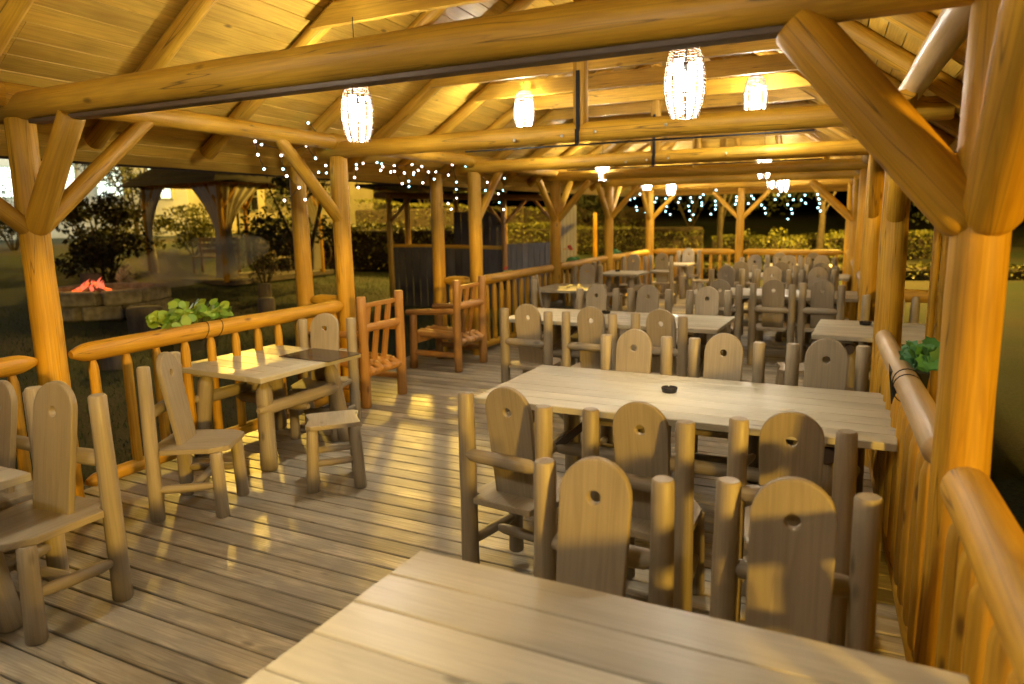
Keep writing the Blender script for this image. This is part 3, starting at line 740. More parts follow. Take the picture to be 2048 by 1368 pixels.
# ================================================================== rustic armchairs
def armchair(y0, label):
    t = thing('rustic_armchair', (-4.52, y0, 0), 0, label, 'armchair', 'reddish log armchairs by the steps')
    W = .62
    for yy in (0, W): part('back_post', MB().log((0, yy, 0), (0.0, yy, 1.12), .052, .046, 14, 7, wob=.05), M_arm, t)
    for yy in (0, W): part('front_leg', MB().log((-.66, yy, 0), (-.64, yy, .68), .047, .043, 12, 5, wob=.05), M_arm, t)
    for yy in (0, W): part('armrest', MB().log((-.74, yy, .70), (0, yy, .74), .036, .036, 12, 5, wob=.06), M_arm, t)
    for yy in (0, W): part('side_rail', MB().log((-.64, yy, .20), (0, yy, .20), .036, .034, 10, 5, tip0=.06, tip1=.06, tipr=.6), M_arm, t)
    part('back_rail', MB().log((.0, -.0, .80), (0, W, .80), .043, .043, 12, 5, tip0=.07, tip1=.07, tipr=.6, wob=.08), M_arm, t)
    part('back_rail', MB().box(-.03, W / 2, 1.02, .035, W - .06, .045, .006, 1), M_arm, t)
    part('back_rail', MB().log((.0, 0, .34), (0, W, .34), .040, .040, 12, 5, tip0=.07, tip1=.07, tipr=.6, wob=.08), M_arm, t)
    for k in range(3):
        yy = .14 + k * .17
        part('splat', MB().hexa([(-.12 - .012, yy - .035, .42), (-.12 + .012, yy - .035, .42), (-.12 + .012, yy + .035, .42), (-.12 - .012, yy + .035, .42), (-.03 - .012, yy - .035, 1.0), (-.03 + .012, yy - .035, 1.0), (-.03 + .012, yy + .035, 1.0), (-.03 - .012, yy + .035, 1.0)], 2), M_arm, t)
    for k in range(4):
        yy = .10 + k * .14
        part('seat_slat', MB().log((-.70, yy, .43), (-.06, yy, .40), .045, .040, 12, 5, wob=.06).log((-.06, yy, .40), (.055, yy, .345), .042, .034, 10, 2), M_arm, t)
    part('seat_front', MB().box(-.62, W / 2, .36, .04, W - .08, .09, .008, 1), M_arm, t)
    return t
armchair(5.64, 'nearer reddish log armchair turned to the garden, its back to the deck')
armchair(7.44, 'farther reddish log armchair turned to the garden, in front of a yellow post')

# ================================================================== pendant lamps
petal_me = None
def make_lamp():
    t = thing('pendant_lamp')
    def rad(z): u = (z) / .21; return .117 * math.sqrt(max(.02, 1 - .62 * u * u * (1.0 if z < 0 else 1.15)))
    mb = MB()
    for i in range(34):
        z = -.205 + .41 * (i + .5) / 34 + random.uniform(-.003, .003); pts = []; a0 = random.uniform(0, 6.28)
        ph = random.uniform(0, 6); tilt = random.uniform(-.012, .012)
        for k in range(21):
            an = a0 + 2 * math.pi * k / 20; r = rad(z) * (1 + .03 * math.sin(an * 7 + ph)); pts.append((r * math.cos(an), r * math.sin(an), z + .004 * math.sin(an * 5 + ph) + tilt * math.cos(an)))
        mb.tube(pts, .0028, 3)
    for k in range(16):
        an = 2 * math.pi * k / 16; pts = [(rad(z) * .99 * math.cos(an), rad(z) * .99 * math.sin(an), z) for z in [-.205 + .041 * j for j in range(11)]]
        mb.tube(pts, .0028, 4)
    part('wicker_shade', mb, M_wick, t)
    for k in range(4):                       # tapering cloth strips glowing inside the wicker
        a = math.pi / 2 * k + .3; mb = MB(); n = 10
        for i in range(n + 1):
            z = .115 - .315 * i / n; r = rad(z) * .84; w = .62 if i < 2 else .58 - .015 * i; w *= (1 if i < n else .6)
            for j in range(5): an = a - w / 2 * 1.0 + w * j / 4; mb.v.append((r * math.cos(an), r * math.sin(an), z))
        for i in range(n):
            for j in range(4): q = i * 5 + j; mb.face((q, q + 1, q + 6, q + 5), [(0, 0)] * 4, True)
        part('cloth_strip', mb, M_petal, t)
    part('bulb', MB().lathe([(0, -.055), (.022, -.045), (.032, -.015), (.028, .012), (.014, .04), (.012, .06)], 14), M_bulb, t)
    part('socket', MB().lathe([(.0, .055), (.017, .056), (.017, .10), (0, .104)], 10), M_black, t)
    part('top_ring', MB().lathe([(.062, .20), (.07, .206), (.062, .212), (.054, .206), (.062, .20)], 20).tube([(-.06, 0, .206), (0, 0, .206), (.06, 0, .206)], .003, 4), M_wick, t)
    return t
LAMPS = [(-3.48, 4.42, 2.64, 'large woven pendant lamp left of centre, under the nearest beam'),
         (-1.08, 4.39, 2.63, 'largest woven pendant lamp, glowing above the middle table'),
         (-3.58, 7.43, 2.99, 'small woven pendant lamp hanging second in the left row, in front of the king post'),
         (-1.24, 7.97, 3.00, 'woven pendant lamp second in the right row, beside the largest lamp'),
         (-4.03, 11.2, 2.58, 'pendant lamp half hidden behind a beam, third in the left row'),
         (-1.60, 11.3, 2.53, 'pendant lamp third in the right row, half hidden by a beam'),
         (-4.22, 14.3, 2.50, 'pendant lamp fourth in the left row'),
         (-1.88, 14.4, 2.46, 'pendant lamp fourth in the right row, just behind the third'),
         (-4.16, 15.9, 2.42, 'farthest pendant lamp in the left row, above the fairy lights'),
         (-1.86, 15.9, 2.42, 'farthest pendant lamp in the right row'),
         (-3.55, .80, 2.72, 'pendant lamp above the left foreground, outside the photo'),
         (-1.30, .70, 2.56, 'pendant lamp above the nearest table, outside the photo')]
lp = make_lamp()
for i, (x, y, z, lab) in enumerate(LAMPS):
    o = lp if i == 0 else copy_tree(lp)
    o.location = (x, y, z); o.rotation_euler = (0, 0, i * 1.1); tag(o, lab, 'lamp', 'woven pendant lamps in two rows')
for i, (x, y, z, lab) in enumerate(LAMPS):
    root = [o for o in COL.objects if o.get('label') == lab][0]
    yb = min(RY, key=lambda q: abs(q - y)); top = (3.3 if y < 13.5 else 3.0) - z
    part('cord', MB().tube([(0, 0, .1), (0, 0, top)], .0035, 5), M_cord, root)
    l = bpy.data.lights.new('lamp_light', 'POINT'); l.energy = LAMP_W * (1.0 if y < 12 else .6); l.color = LAMP_C; l.shadow_soft_size = .055
    lo = bpy.data.objects.new('lamp_light', l); COL.objects.link(lo); lo.parent = root

# ================================================================== fairy lights
LS = [[(-4.9, 5.48, 2.77), (-4.9, 5.64, 2.66)], [(-4.9, 4.8, 2.55), (-4.9, 4.82, 2.44), (-4.9, 4.88, 2.32)], [(-4.9, 4.8, 2.55), (-4.9, 4.87, 2.53), (-4.9, 5.16, 2.51), (-4.9, 5.1, 2.45), (-4.9, 5.11, 2.33), (-4.9, 5.15, 2.27), (-4.9, 5.3, 2.17), (-4.9, 5.1, 2.05)], [(-4.9, 5.16, 2.51), (-4.9, 5.43, 2.56), (-4.9, 5.71, 2.56)], [(-4.9, 5.43, 2.56), (-4.9, 5.55, 2.45)], [(-4.9, 5.58, 2.32), (-4.9, 5.69, 2.32), (-4.9, 5.69, 2.39)], [(-4.9, 5.46, 2.16), (-4.9, 5.37, 2.06)], [(-4.9, 6.12, 2.29), (-4.9, 6.16, 2.38), (-4.9, 6.16, 2.42), (-4.9, 6.27, 2.44), (-4.9, 6.51, 2.46), (-4.9, 6.59, 2.45), (-4.9, 6.82, 2.44)], [(-4.9, 6.12, 2.29), (-4.9, 6.17, 2.19)], [(-4.9, 6.59, 2.45), (-4.9, 6.61, 2.42), (-4.9, 6.57, 2.38)], [(-4.9, 6.82, 2.44), (-4.9, 6.75, 2.37), (-4.9, 6.82, 2.38), (-4.9, 6.96, 2.25)], [(-4.9, 6.82, 2.44), (-4.9, 7.01, 2.37), (-4.9, 7.09, 2.28), (-4.9, 7.09, 2.22)], [(-4.9, 6.82, 2.44), (-4.9, 7.17, 2.47), (-4.9, 7.37, 2.46), (-4.9, 7.51, 2.4), (-4.9, 7.67, 2.41), (-4.9, 7.96, 2.38), (-4.9, 8.06, 2.51), (-4.9, 8.39, 2.51), (-4.9, 8.62, 2.46)], [(-4.9, 7.37, 2.46), (-4.9, 7.29, 2.41), (-4.9, 7.19, 2.36), (-4.9, 7.2, 2.38)], [(-4.9, 7.51, 2.4), (-4.9, 7.38, 2.27)], [(-4.9, 7.63, 2.32), (-4.9, 7.51, 2.4)], [(-4.9, 8.06, 2.51), (-4.9, 8.15, 2.3), (-4.9, 8.14, 2.21), (-4.9, 8.14, 2.1), (-4.9, 7.93, 2.03), (-4.9, 8.0, 1.96)], [(-4.9, 8.62, 2.46), (-4.9, 8.97, 2.32), (-4.9, 8.91, 2.21)], [(-4.9, 8.62, 2.46), (-4.9, 9.49, 2.39), (-4.9, 9.43, 2.22), (-4.9, 9.29, 2.17), (-4.9, 9.31, 2.05), (-4.9, 9.44, 1.95)]]
FS = [[(-5.41, 16.95, 2.16), (-5.3, 16.95, 2.19), (-5.32, 16.95, 2.3), (-5.17, 16.95, 2.28)], [(-5.17, 16.95, 2.28), (-5.26, 16.95, 1.99), (-5.24, 16.95, 1.91)], [(-5.03, 16.95, 2.14), (-5.03, 16.95, 1.96), (-5.03, 16.95, 1.85), (-4.99, 16.95, 1.69)], [(-4.77, 16.95, 2.18), (-4.81, 16.95, 2.09)], [(-4.56, 16.95, 2.16), (-4.55, 16.95, 2.07), (-4.53, 16.95, 1.98), (-4.55, 16.95, 1.87), (-4.44, 16.95, 1.8)], [(-4.22, 16.95, 2.16), (-4.26, 16.95, 2.07)], [(-3.98, 16.95, 2.17), (-3.94, 16.95, 2.07), (-4.02, 16.95, 1.98), (-4.0, 16.95, 1.87), (-3.91, 16.95, 1.78), (-3.98, 16.95, 1.67)], [(-3.69, 16.95, 2.23), (-3.76, 16.95, 2.17), (-3.72, 16.95, 2.05), (-3.72, 16.95, 1.99)], [(-3.41, 16.95, 2.32), (-3.42, 16.95, 2.08), (-3.41, 16.95, 1.99), (-3.41, 16.95, 1.9), (-3.51, 16.95, 1.79)], [(-2.96, 16.95, 2.16), (-2.96, 16.95, 2.08), (-2.98, 16.95, 2.0), (-2.91, 16.95, 1.85)], [(-2.64, 16.95, 2.17), (-2.59, 16.95, 2.11), (-2.7, 16.95, 2.01)], [(-2.42, 16.95, 1.97), (-2.35, 16.95, 1.9), (-2.33, 16.95, 1.79)], [(-2.08, 16.95, 2.18), (-2.14, 16.95, 2.08)], [(-1.85, 16.95, 2.16), (-1.77, 16.95, 2.07), (-1.88, 16.95, 1.97), (-1.8, 16.95, 1.87), (-1.78, 16.95, 1.78), (-1.86, 16.95, 1.66)], [(-1.54, 16.95, 2.16), (-1.61, 16.95, 2.06), (-1.52, 16.95, 1.99)], [(-1.29, 16.95, 2.17), (-1.26, 16.95, 2.07), (-1.24, 16.95, 1.98), (-1.27, 16.95, 1.89), (-1.22, 16.95, 1.82)], [(-.67, 16.95, 2.16), (-.7, 16.95, 1.68)]]
def sphere_me(r, name):
    return MB().lathe([(r * math.sin(math.pi * k / 6) + 1e-5, -r * math.cos(math.pi * k / 6)) for k in range(7)], 8).mesh(name)
def fairy(strands, label, mats, r, main=None):
    t = thing('fairy_lights', (0, 0, 0), 0, label, 'string lights')
    b = sphere_me(r, 'bulb'); b2 = sphere_me(r, 'bulb'); b.materials.append(mats[0]); b2.materials.append(mats[1]); seen = set(); wire = MB()
    for s in strands:
        pts = []
        for (p, q) in zip(s, s[1:]):
            for k in range(5): u = k / 5; pts.append((p[0] + (q[0] - p[0]) * u, p[1] + (q[1] - p[1]) * u, p[2] + (q[2] - p[2]) * u - .02 * math.sin(math.pi * u)))
        pts.append(s[-1]); wire.tube([(x + .004, y, z + .012) for x, y, z in pts], .0034, 4)
        for p in s:
            if p in seen: continue
            seen.add(p); o = part('bulb', b if random.random() < .7 else b2, None, t); o.location = p
    if main: wire.tube(main, .003, 4)
    part('wire', wire, M_cord, t); return t
fairy(LS, 'tangled string of white fairy lights hung along the left eave over the armchairs', (M_fairyw, M_fairy), .011, None)
mainw = [(-5.35 + .1 * k, 16.95, 2.32 - .02 * abs(math.sin(k * .8))) for k in range(49)]
for s in FS: s.insert(0, (s[0][0], 16.95, 2.31)) if s[0][2] < 2.3 else None
FS2 = [s for s in FS]
t = thing('fairy_lights', (0, 0, 0), 0, 'icicle curtain of cool white fairy lights across the far end of the pavilion', 'string lights')
bme = sphere_me(.0165, 'bulb'); bme.materials.append(M_fairy); wire = MB().tube(mainw, .003, 4)
for s in FS2:
    wire.tube(s, .002, 4)
    for p in s[1:] if s[0][2] == 2.31 else s: o = part('bulb', bme, None, t); o.location = p
part('wire', wire, M_cord, t)

# ================================================================== plants on the railings
def blade_leaf(mb, p, nrm, r, lobes=0, seed=0):
    n = Vector(nrm).normalized(); a = n.orthogonal().normalized(); b = n.cross(a); base = len(mb.v)
    a, b = (a * math.cos(seed) + b * math.sin(seed)), (b * math.cos(seed) - a * math.sin(seed))
    K = 14; mb.v.append(tuple(Vector(p) - n * r * .12))
    for k in range(K):
        an = 2 * math.pi * k / K; rr = r * (1 + (.13 * math.cos(an * lobes) if lobes else .04 * math.sin(an * 3 + seed))); mb.v.append(tuple(Vector(p) + a * rr * math.cos(an) + b * rr * math.sin(an) + n * r * .08 * math.sin(an * 2 + seed)))
    for k in range(K): mb.face((base, base + 1 + k, base + 1 + (k + 1) % K), [(0, 0)] * 3, True)
def plant(loc, size, count, mat, label, cat, r, lobes=0, flower=None, pot=True, grp=None, yspread=1.0):
    t = thing('potted_plant', loc, 0, label, cat, grp)
    mb = MB(); st = MB()
    for k in range(count):
        u = random.uniform(-1, 1); a = random.uniform(0, 6.28)
        x = size * .42 * math.cos(a) * random.uniform(.2, 1); yy = size * u * yspread; z = size * (.10 + .55 * random.random() * (1 - .5 * abs(u)))
        x += .06
        n = (random.uniform(-.5, .9), random.uniform(-.9, .1), random.uniform(.25, 1.1)); blade_leaf(mb, (x, yy, z), n, r * random.uniform(.6, 1.15), lobes, random.uniform(0, 6))
        if k % 2 == 0: st.tube([(0, yy * .5, -.02), (x * .5, yy * .8, z * .6), (x, yy, z)], .0022, 3)
    lo = part('foliage', mb, mat, t); lo['kind'] = 'stuff'; part('stem', st, mat, t)
    if flower:
        fb = MB()
        for (fx, fy, fz) in flower:
            for k in range(16): blade_leaf(fb, (fx + random.gauss(0, .02), fy + random.gauss(0, .02), fz + random.gauss(0, .02)), (random.gauss(0, 1), random.gauss(0, 1), random.gauss(.5, 1)), .014, 0, k)
        part('blossom', fb, M_flower, t)
    if pot:
        L = size * 1.2
        mb = MB().hexa([(-.09, -L / 2, -.2), (.06, -L / 2, -.2), (.06, L / 2, -.2), (-.09, L / 2, -.2), (-.11, -L / 2 - .01, -.02), (.08, -L / 2 - .01, -.02), (.08, L / 2 + .01, -.02), (-.11, L / 2 + .01, -.02)], 1)
        part('trough', mb, M_soil, t)
    return t
plant((XL - .17, 4.05, 1.03), .36, 130, M_nast, 'trailing round-leaved green plant in a trough behind the left railing', 'plant', .038)
mb = MB()
def rail_wire(xc, yc, zc, r, lab):
    t = tag(thing('tie_wire'), lab, 'wire')
    for dy in (-.07, .07):
        mb = MB().tube([(xc + r * math.cos(a) - (.05 if math.cos(a) * (1 if xc > 0 else -1) > .8 else 0) * 0, yc + dy + .03 * math.sin(a), zc + r * math.sin(a)) for a in [2 * math.pi * k / 20 for k in range(21)]], .003, 5); part('loop', mb, M_black, t)
rail_wire(XL, 4.10, 1.01, .074, 'pair of dark tie wires looped round the left railing under the plant')
rail_wire(XR(4.1) - .035, 4.10, 1.0, .068, 'pair of black tie wires looped round the peeled right railing')
plant((.185, 4.42, 1.05), .20, 34, M_ger, 'scallop-leaved green geranium hanging outside the right railing beside the thick post', 'plant', .05, 7)
plant((XL - .12, 12.1, 1.02), .17, 22, M_ger, 'geranium with a red flower head on the far left railing', 'plant', .05, 6, flower=[(.0, -.05, .27), (.02, .02, .24)])
plant((XL - .12, 14.5, .98), .2, 22, M_ger, 'low green geranium without flowers on the far left railing', 'plant', .05, 6)
plant((XL - .14, 9.6, .98), .13, 10, M_ger, 'small orange-red flower behind the left railing, by the grey boards', 'plant', .035, 6, flower=[(.02, 0, .10)])

# ================================================================== garden: vegetation
def leaf_cloud(centers, radii, n, size, flat=.0):
    c = np.asarray(centers); k = rng.integers(0, len(c), n); rad = np.asarray(radii)[k]
    d = rng.normal(size=(n, 3)); d /= np.linalg.norm(d, axis=1)[:, None]; rr = rng.random(n)[:, None] ** .45
    p = c[k] + d * rad * rr
    a = rng.normal(size=(n, 3)); a /= np.linalg.norm(a, axis=1)[:, None]; b = np.cross(a, rng.normal(size=(n, 3))); b /= np.linalg.norm(b, axis=1)[:, None]
    s = size * rng.uniform(.6, 1.3, n)[:, None]
    v = np.stack([p - a * s, p - b * s * .45, p + a * s, p + b * s * .45], 1).reshape(-1, 3)
    me = bpy.data.meshes.new('foliage'); f = np.arange(n * 4).reshape(-1, 4)
    me.from_pydata(v.tolist(), [], f.tolist()); me.update(); return me
def tree(x, y, h, cr, trunk_h, label, n=2600, mat=M_pine, name='tree', cat='tree', lean=0, size=.09, tr=.12, clumps=16):
    z = gh(x, y); t = thing(name, (x, y, z), 0, label, cat)
    mb = MB().log((0, 0, -.1), (lean, 0, trunk_h + .3), tr, tr * .7, 10, 6, wob=.12)
    for k in range(5):
        a = k * 1.3; mb.log((lean * .8, 0, trunk_h * (.7 + .06 * k)), (lean + cr * .6 * math.cos(a), cr * .6 * math.sin(a), trunk_h + (h - trunk_h) * .5), tr * .4, tr * .15, 7, 3)
    part('trunk', mb, M_bark, t)
    cs = [(lean + random.gauss(0, cr * .45), random.gauss(0, cr * .45), trunk_h + (h - trunk_h) * random.uniform(.12, .92)) for _ in range(clumps)]
    part('crown', leaf_cloud(cs, [[cr * .42, cr * .42, cr * .34]] * len(cs), n, size), mat, t); return t
def bush(x, y, w, h, label, n=1800, mat=M_bush, size=.05, name='shrub', z=None):
    z = gh(x, y) if z is None else z; t = thing(name, (x, y, z), 0, label, 'shrub')
    mb = MB()
    for k in range(7): a = k * .9; mb.log((.05 * math.cos(a), .05 * math.sin(a), -.05), (w * .3 * math.cos(a), w * .3 * math.sin(a), h * .7), .022, .008, 6, 3)
    part('stem', mb, M_bark, t)
    cs = [(random.gauss(0, w * .24), random.gauss(0, w * .24), h * random.uniform(.15, .88)) for _ in range(18)]
    part('foliage', leaf_cloud(cs, [[w * .2, w * .2, h * .13]] * 18, n, size), mat, t)['kind'] = 'stuff'; return t
def hedge(a, b, h, w, label, n=5000, mat=M_hedge, size=.05):
    a = Vector((a[0], a[1], 0)); b = Vector((b[0], b[1], 0)); d = b - a; L = d.length; d.normalize(); nn = Vector((-d.y, d.x, 0))
    z = gh((a.x + b.x) / 2, (a.y + b.y) / 2); t = thing('hedge', (a.x, a.y, z), 0, label, 'hedge')
    u = rng.random(n) * L; q = (rng.random(n) - .5); zz = rng.random(n) * h
    top = rng.random(n) < .5; zz[top] = h + rng.normal(0, .03, top.sum()); side = (~top); q[side] = np.sign(q[side]) * (.5 + rng.normal(0, .04, side.sum()))
    zo = np.array([gh(a.x + d.x * t_, a.y + d.y * t_) - z for t_ in u])
    p = np.outer(u, d) + np.outer(q * w, nn) + np.outer(zz + zo + .05 * np.sin(u * 2.1), (0, 0, 1))
    A = rng.normal(size=(n, 3)); A /= np.linalg.norm(A, axis=1)[:, None]; B = np.cross(A, rng.normal(size=(n, 3))); B /= np.linalg.norm(B, axis=1)[:, None]
    s = size * rng.uniform(.6, 1.3, n)[:, None]
    v = np.stack([p - A * s, p - B * s * .6, p + A * s, p + B * s * .6], 1).reshape(-1, 3)
    me = bpy.data.meshes.new('foliage'); me.from_pydata(v.tolist(), [], np.arange(n * 4).reshape(-1, 4).tolist()); me.update()
    part('foliage', me, mat, t)['kind'] = 'stuff'
    core = MB().box(0, 0, 0, L, w * .86, h * .93, .05, 0, Matrix.Translation(d * L / 2 + Vector((0, 0, h * .46))) @ Matrix.Rotation(math.atan2(d.y, d.x), 4, 'Z'))
    part('inner_twigs', core, M_bark, t); return t
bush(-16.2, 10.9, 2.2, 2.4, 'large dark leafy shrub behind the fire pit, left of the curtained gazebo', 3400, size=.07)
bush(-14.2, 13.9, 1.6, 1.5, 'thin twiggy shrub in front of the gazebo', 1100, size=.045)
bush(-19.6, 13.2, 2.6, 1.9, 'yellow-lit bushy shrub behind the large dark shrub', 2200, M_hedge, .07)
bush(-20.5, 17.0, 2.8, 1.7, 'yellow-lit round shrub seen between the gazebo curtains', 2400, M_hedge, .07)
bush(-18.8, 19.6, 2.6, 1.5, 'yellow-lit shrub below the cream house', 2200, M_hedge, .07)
bush(-23.5, 13.0, 2.4, 2.2, 'dark shrub at the left photo edge by the white house', 1800)
tree(-12.9, 14.0, 4.6, 1.3, .7, 'dark narrow conifer behind the yellow entrance post', 3200, size=.08, clumps=22)
bush(3.1, 2.7, 2.6, 2.8, 'large added shrub blocking lamp light outside the right railing, outside the photo', 3600, size=.08)  # added to keep the right street lamp's light off the deck
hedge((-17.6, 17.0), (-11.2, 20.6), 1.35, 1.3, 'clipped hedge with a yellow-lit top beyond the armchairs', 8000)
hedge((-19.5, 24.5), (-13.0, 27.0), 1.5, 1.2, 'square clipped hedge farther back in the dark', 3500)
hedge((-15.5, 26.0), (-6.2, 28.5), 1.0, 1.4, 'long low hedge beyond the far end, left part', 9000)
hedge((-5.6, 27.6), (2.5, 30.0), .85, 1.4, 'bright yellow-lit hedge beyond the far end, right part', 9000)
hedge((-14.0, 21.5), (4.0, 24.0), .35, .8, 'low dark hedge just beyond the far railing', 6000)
hedge((-24, 31.0), (-9.5, 33), 1.0, 1.6, 'dim hedge in the distance', 3500, size=.08)
for i, (x, y, h, cr, th, lab) in enumerate(((-5.1, 26.3, 6.5, 1.6, 2.1, 'forked dark tree beyond the far end middle post'), (-1.9, 27.2, 6, 1.8, 2.2, 'thin-trunked tree right of the bright hedge'),
        (-11.5, 30, 7, 2.6, 2.0, 'broad dark tree in the far left distance'), (2.0, 33, 7, 3.0, 1.8, 'brownish lit tree crown behind the right hedge'), (-8, 34, 7, 3, 1.6, 'dark tree mass behind the long hedge'),
        (-17, 26, 6.5, 2.2, 2, 'dark tree behind the square hedge'), (-26, 19, 6.5, 2.0, 1.9, 'dark tree in front of the white house'), (-22, 24, 7, 2.4, 2.2, 'tree behind the gazebo roof'),
        (4.5, 12, 6, 2.4, 1.6, 'dark leafy tree outside the right posts'), (4.2, 7.5, 5, 1.6, 1.2, 'dark tree by the thick right post'), (6, 20, 7, 3, 2, 'dark tree mass outside the right side'))):
    tree(x, y, h, cr, th * (.42 if i not in (0, 1) else 1), lab, 3400, size=.12 if cr > 2 else .09)
for i, (x, y) in enumerate(((-9.9, 24.6), (-9.2, 24.8))):
    tag(part('garden_post', MB().log((x, y, gh(x, y)), (x, y, gh(x, y) + 1.75), .07, .065, 10, 3), M_honey), ('left' if i == 0 else 'right') + ' of two short yellow posts beyond the far left railing', 'post')
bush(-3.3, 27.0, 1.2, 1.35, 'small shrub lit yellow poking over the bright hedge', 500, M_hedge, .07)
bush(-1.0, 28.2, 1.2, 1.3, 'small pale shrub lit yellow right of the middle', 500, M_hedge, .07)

# ================================================================== garden: gazebo, fire pit, stumps
def gazebo():
    cx, cy = -17.0, 15.4; z = gh(-16, 14); t = thing('curtained_gazebo', (0, 0, 0), 0, 'garden gazebo with a dark roof and tied back pale curtains', 'gazebo')
    A = Vector((-18.05, 13.5, z)); B = Vector((-14.65, 13.05, z)); C = Vector((-14.4, 16.3, z)); E = Vector((-17.8, 16.8, z)); H = 2.5
    cs = [A, B, C, E]
    for c in cs: part('post', MB().log(c, c + Vector((0, 0, H)), .075, .07, 12, 5), M_honey, t)
    for c, n_ in ((A, B), (B, C), (C, E), (E, A)):
        part('beam', MB().log(c + Vector((0, 0, H)), n_ + Vector((0, 0, H)), .07, .07, 10, 4), M_honey, t)
        d = (n_ - c).normalized()
        part('brace', MB().log(c + Vector((0, 0, H - .7)), c + d * .6 + Vector((0, 0, H)), .045, .045, 8, 3), M_honey, t); part('brace', MB().log(n_ + Vector((0, 0, H - .7)), n_ - d * .6 + Vector((0, 0, H)), .045, .045, 8, 3), M_honey, t)
    ctr = (A + B + C + E) / 4; ap = ctr + Vector((0, 0, H + 1.5)); ov = [ctr + (c - ctr) * 1.28 + Vector((0, 0, H - .05)) for c in cs]
    for k in range(4):                         # each roof slope in overlapping courses
        a, b = ov[k], ov[(k + 1) % 4]; mb = MB(); N_ = 9
        for i in range(N_):
            f0 = i / N_; f1 = min(1, (i + 1.25) / N_); lift = Vector((0, 0, .03))
            q = [a.lerp(ap, f0), b.lerp(ap, f0), b.lerp(ap, f1) , a.lerp(ap, f1)]
            o = len(mb.v); mb.v += [tuple(q[0] + lift), tuple(q[1] + lift), tuple(q[2]), tuple(q[3]), tuple(q[0]), tuple(q[1])]
            mb.face((o, o + 1, o + 2, o + 3), [(0, 0)] * 4); mb.face((o + 4, o + 5, o + 1, o), [(0, 0)] * 4)
        part('roof_slope', mb, M_tile, t)
    def curtain(p, d, w_top, w_tie):
        mb = MB(); N_ = 36; rows = 16
        nn = Vector((-d.y, d.x, 0))
        for i in range(rows + 1):
            v = i / rows; zz = H - .05 - v * (H - .15)
            ww = w_top + (w_tie - w_top) * math.sin(min(1, v / .55) * math.pi / 2) if v < .55 else w_tie + .10 * (v - .55) / .45
            for j in range(N_ + 1):
                s = j / N_; amp = .05 * (1 - .5 * math.exp(-((v - .55) / .12) ** 2))
                pt = p + d * (.06 + ww * s) + nn * amp * math.sin(s * 9 * math.pi) + Vector((0, 0, zz)); mb.v.append(tuple(pt))
        for i in range(rows):
            for j in range(N_): q = i * (N_ + 1) + j; mb.face((q, q + 1, q + N_ + 2, q + N_ + 1), [(0, 0)] * 4, True)
        part('curtain', mb, M_cloth, t)
    dAB = (B - A).normalized(); dBC = (C - B).normalized()
    curtain(A, dAB, .95, .16); curtain(B, -dAB, 1.2, .22); curtain(B, dBC, 1.3, .2); curtain(C, -dBC, 1.2, .2)
    part('floor', MB().box(ctr.x, ctr.y, z - .02, 3.7, 3.7, .12), M_log, t)
gazebo()
def bench(x, y, rz, label, mat):
    t = thing('garden_bench', (x, y, gh(x, y)), D(rz), label, 'bench')
    for sx in (-1, 1):
        part('leg', MB().log((sx * .55, 0, 0), (sx * .55, .05, 1.0), .045, .04, 8, 3), mat, t); part('leg', MB().log((sx * .55, -.42, 0), (sx * .55, -.42, .45), .045, .04, 8, 3), mat, t)
    for zz in (.62, .78, .94): part('back_slat', MB().box(0, .02, zz, 1.2, .03, .10), mat, t)
    for k in range(4): part('seat_slat', MB().box(0, -.06 - .11 * k, .46, 1.2, .1, .03), mat, t)
bench(-16.7, 14.7, 20, 'rustic wooden bench inside the gazebo', M_arm)
bench(-15.6, 15.4, 110, 'dark wooden bench at the right side inside the gazebo', M_dark)
# wooden cart behind the gazebo
t = thing('wooden_cart', (-16.2, 17.3, gh(-16.2, 17.3)), D(30), 'old dark wooden cart with spoked wheels beyond the gazebo', 'cart')
for k in range(6): part('plank', MB().box(0, -.42 + k * .165, .78, 1.9, .155, .04), M_dark, t)
for sy in (-1, 1):
    part('side_board', MB().box(0, sy * .5, .98, 1.9, .03, .36), M_dark, t)
    for wx in (-.62, .62):
        w = MB(); w.tube([(wx + .5 * math.cos(a), sy * .62, .5 + .5 * math.sin(a)) for a in [2 * math.pi * k / 28 for k in range(29)]], .035, 6)
        wo = part('wheel', w, M_dark, t); s_ = MB()
        for k in range(10): a = math.pi * 2 * k / 10; s_.log((wx, sy * .62, .5), (wx + .48 * math.cos(a), sy * .62, .5 + .48 * math.sin(a)), .018, .016, 6, 1)
        part('spokes', s_, M_dark, wo)
# fire pit of stone blocks
fx, fy = -13.55, 9.1; fz = gh(fx, fy)
t = thing('fire_pit', (fx, fy, fz), 0, 'low round fire pit of rough pale stones with embers in it', 'fire pit')
R = .98
for c in range(2):
    n = 9
    for k in range(n):
        a = 2 * math.pi * (k + .5 * (c % 2)) / n; hgt = .27
        bm = bmesh.new(); bmesh.ops.create_cube(bm, size=1)
        for v in bm.verts:
            v.co = Vector((v.co.x * 2 * math.pi * R / n * .96, v.co.y * .26, v.co.z * hgt * .97)) + Vector((random.uniform(-.02, .02), random.uniform(-.025, .025), random.uniform(-.012, .012)))
        bmesh.ops.bevel(bm, geom=bm.edges[:], offset=.03, segments=1, affect='EDGES')
        me = bpy.data.meshes.new('stone'); bm.to_mesh(me); bm.free()
        o = part('stone', me, M_stone, t); o.location = (R * math.cos(a), R * math.sin(a), hgt * (c + .5) - .04); o.rotation_euler = (0, 0, a + math.pi / 2)
mb = MB().lathe([(0.001, .36), (.4, .38), (.8, .33), (1.0, .27)], 24); part('ash_bed', mb, M_log, t)
fire = thing('camp_fire', (fx + .1, fy - .35, fz + .42), 0, 'small red flames and glowing wood in the stone fire pit', 'fire')
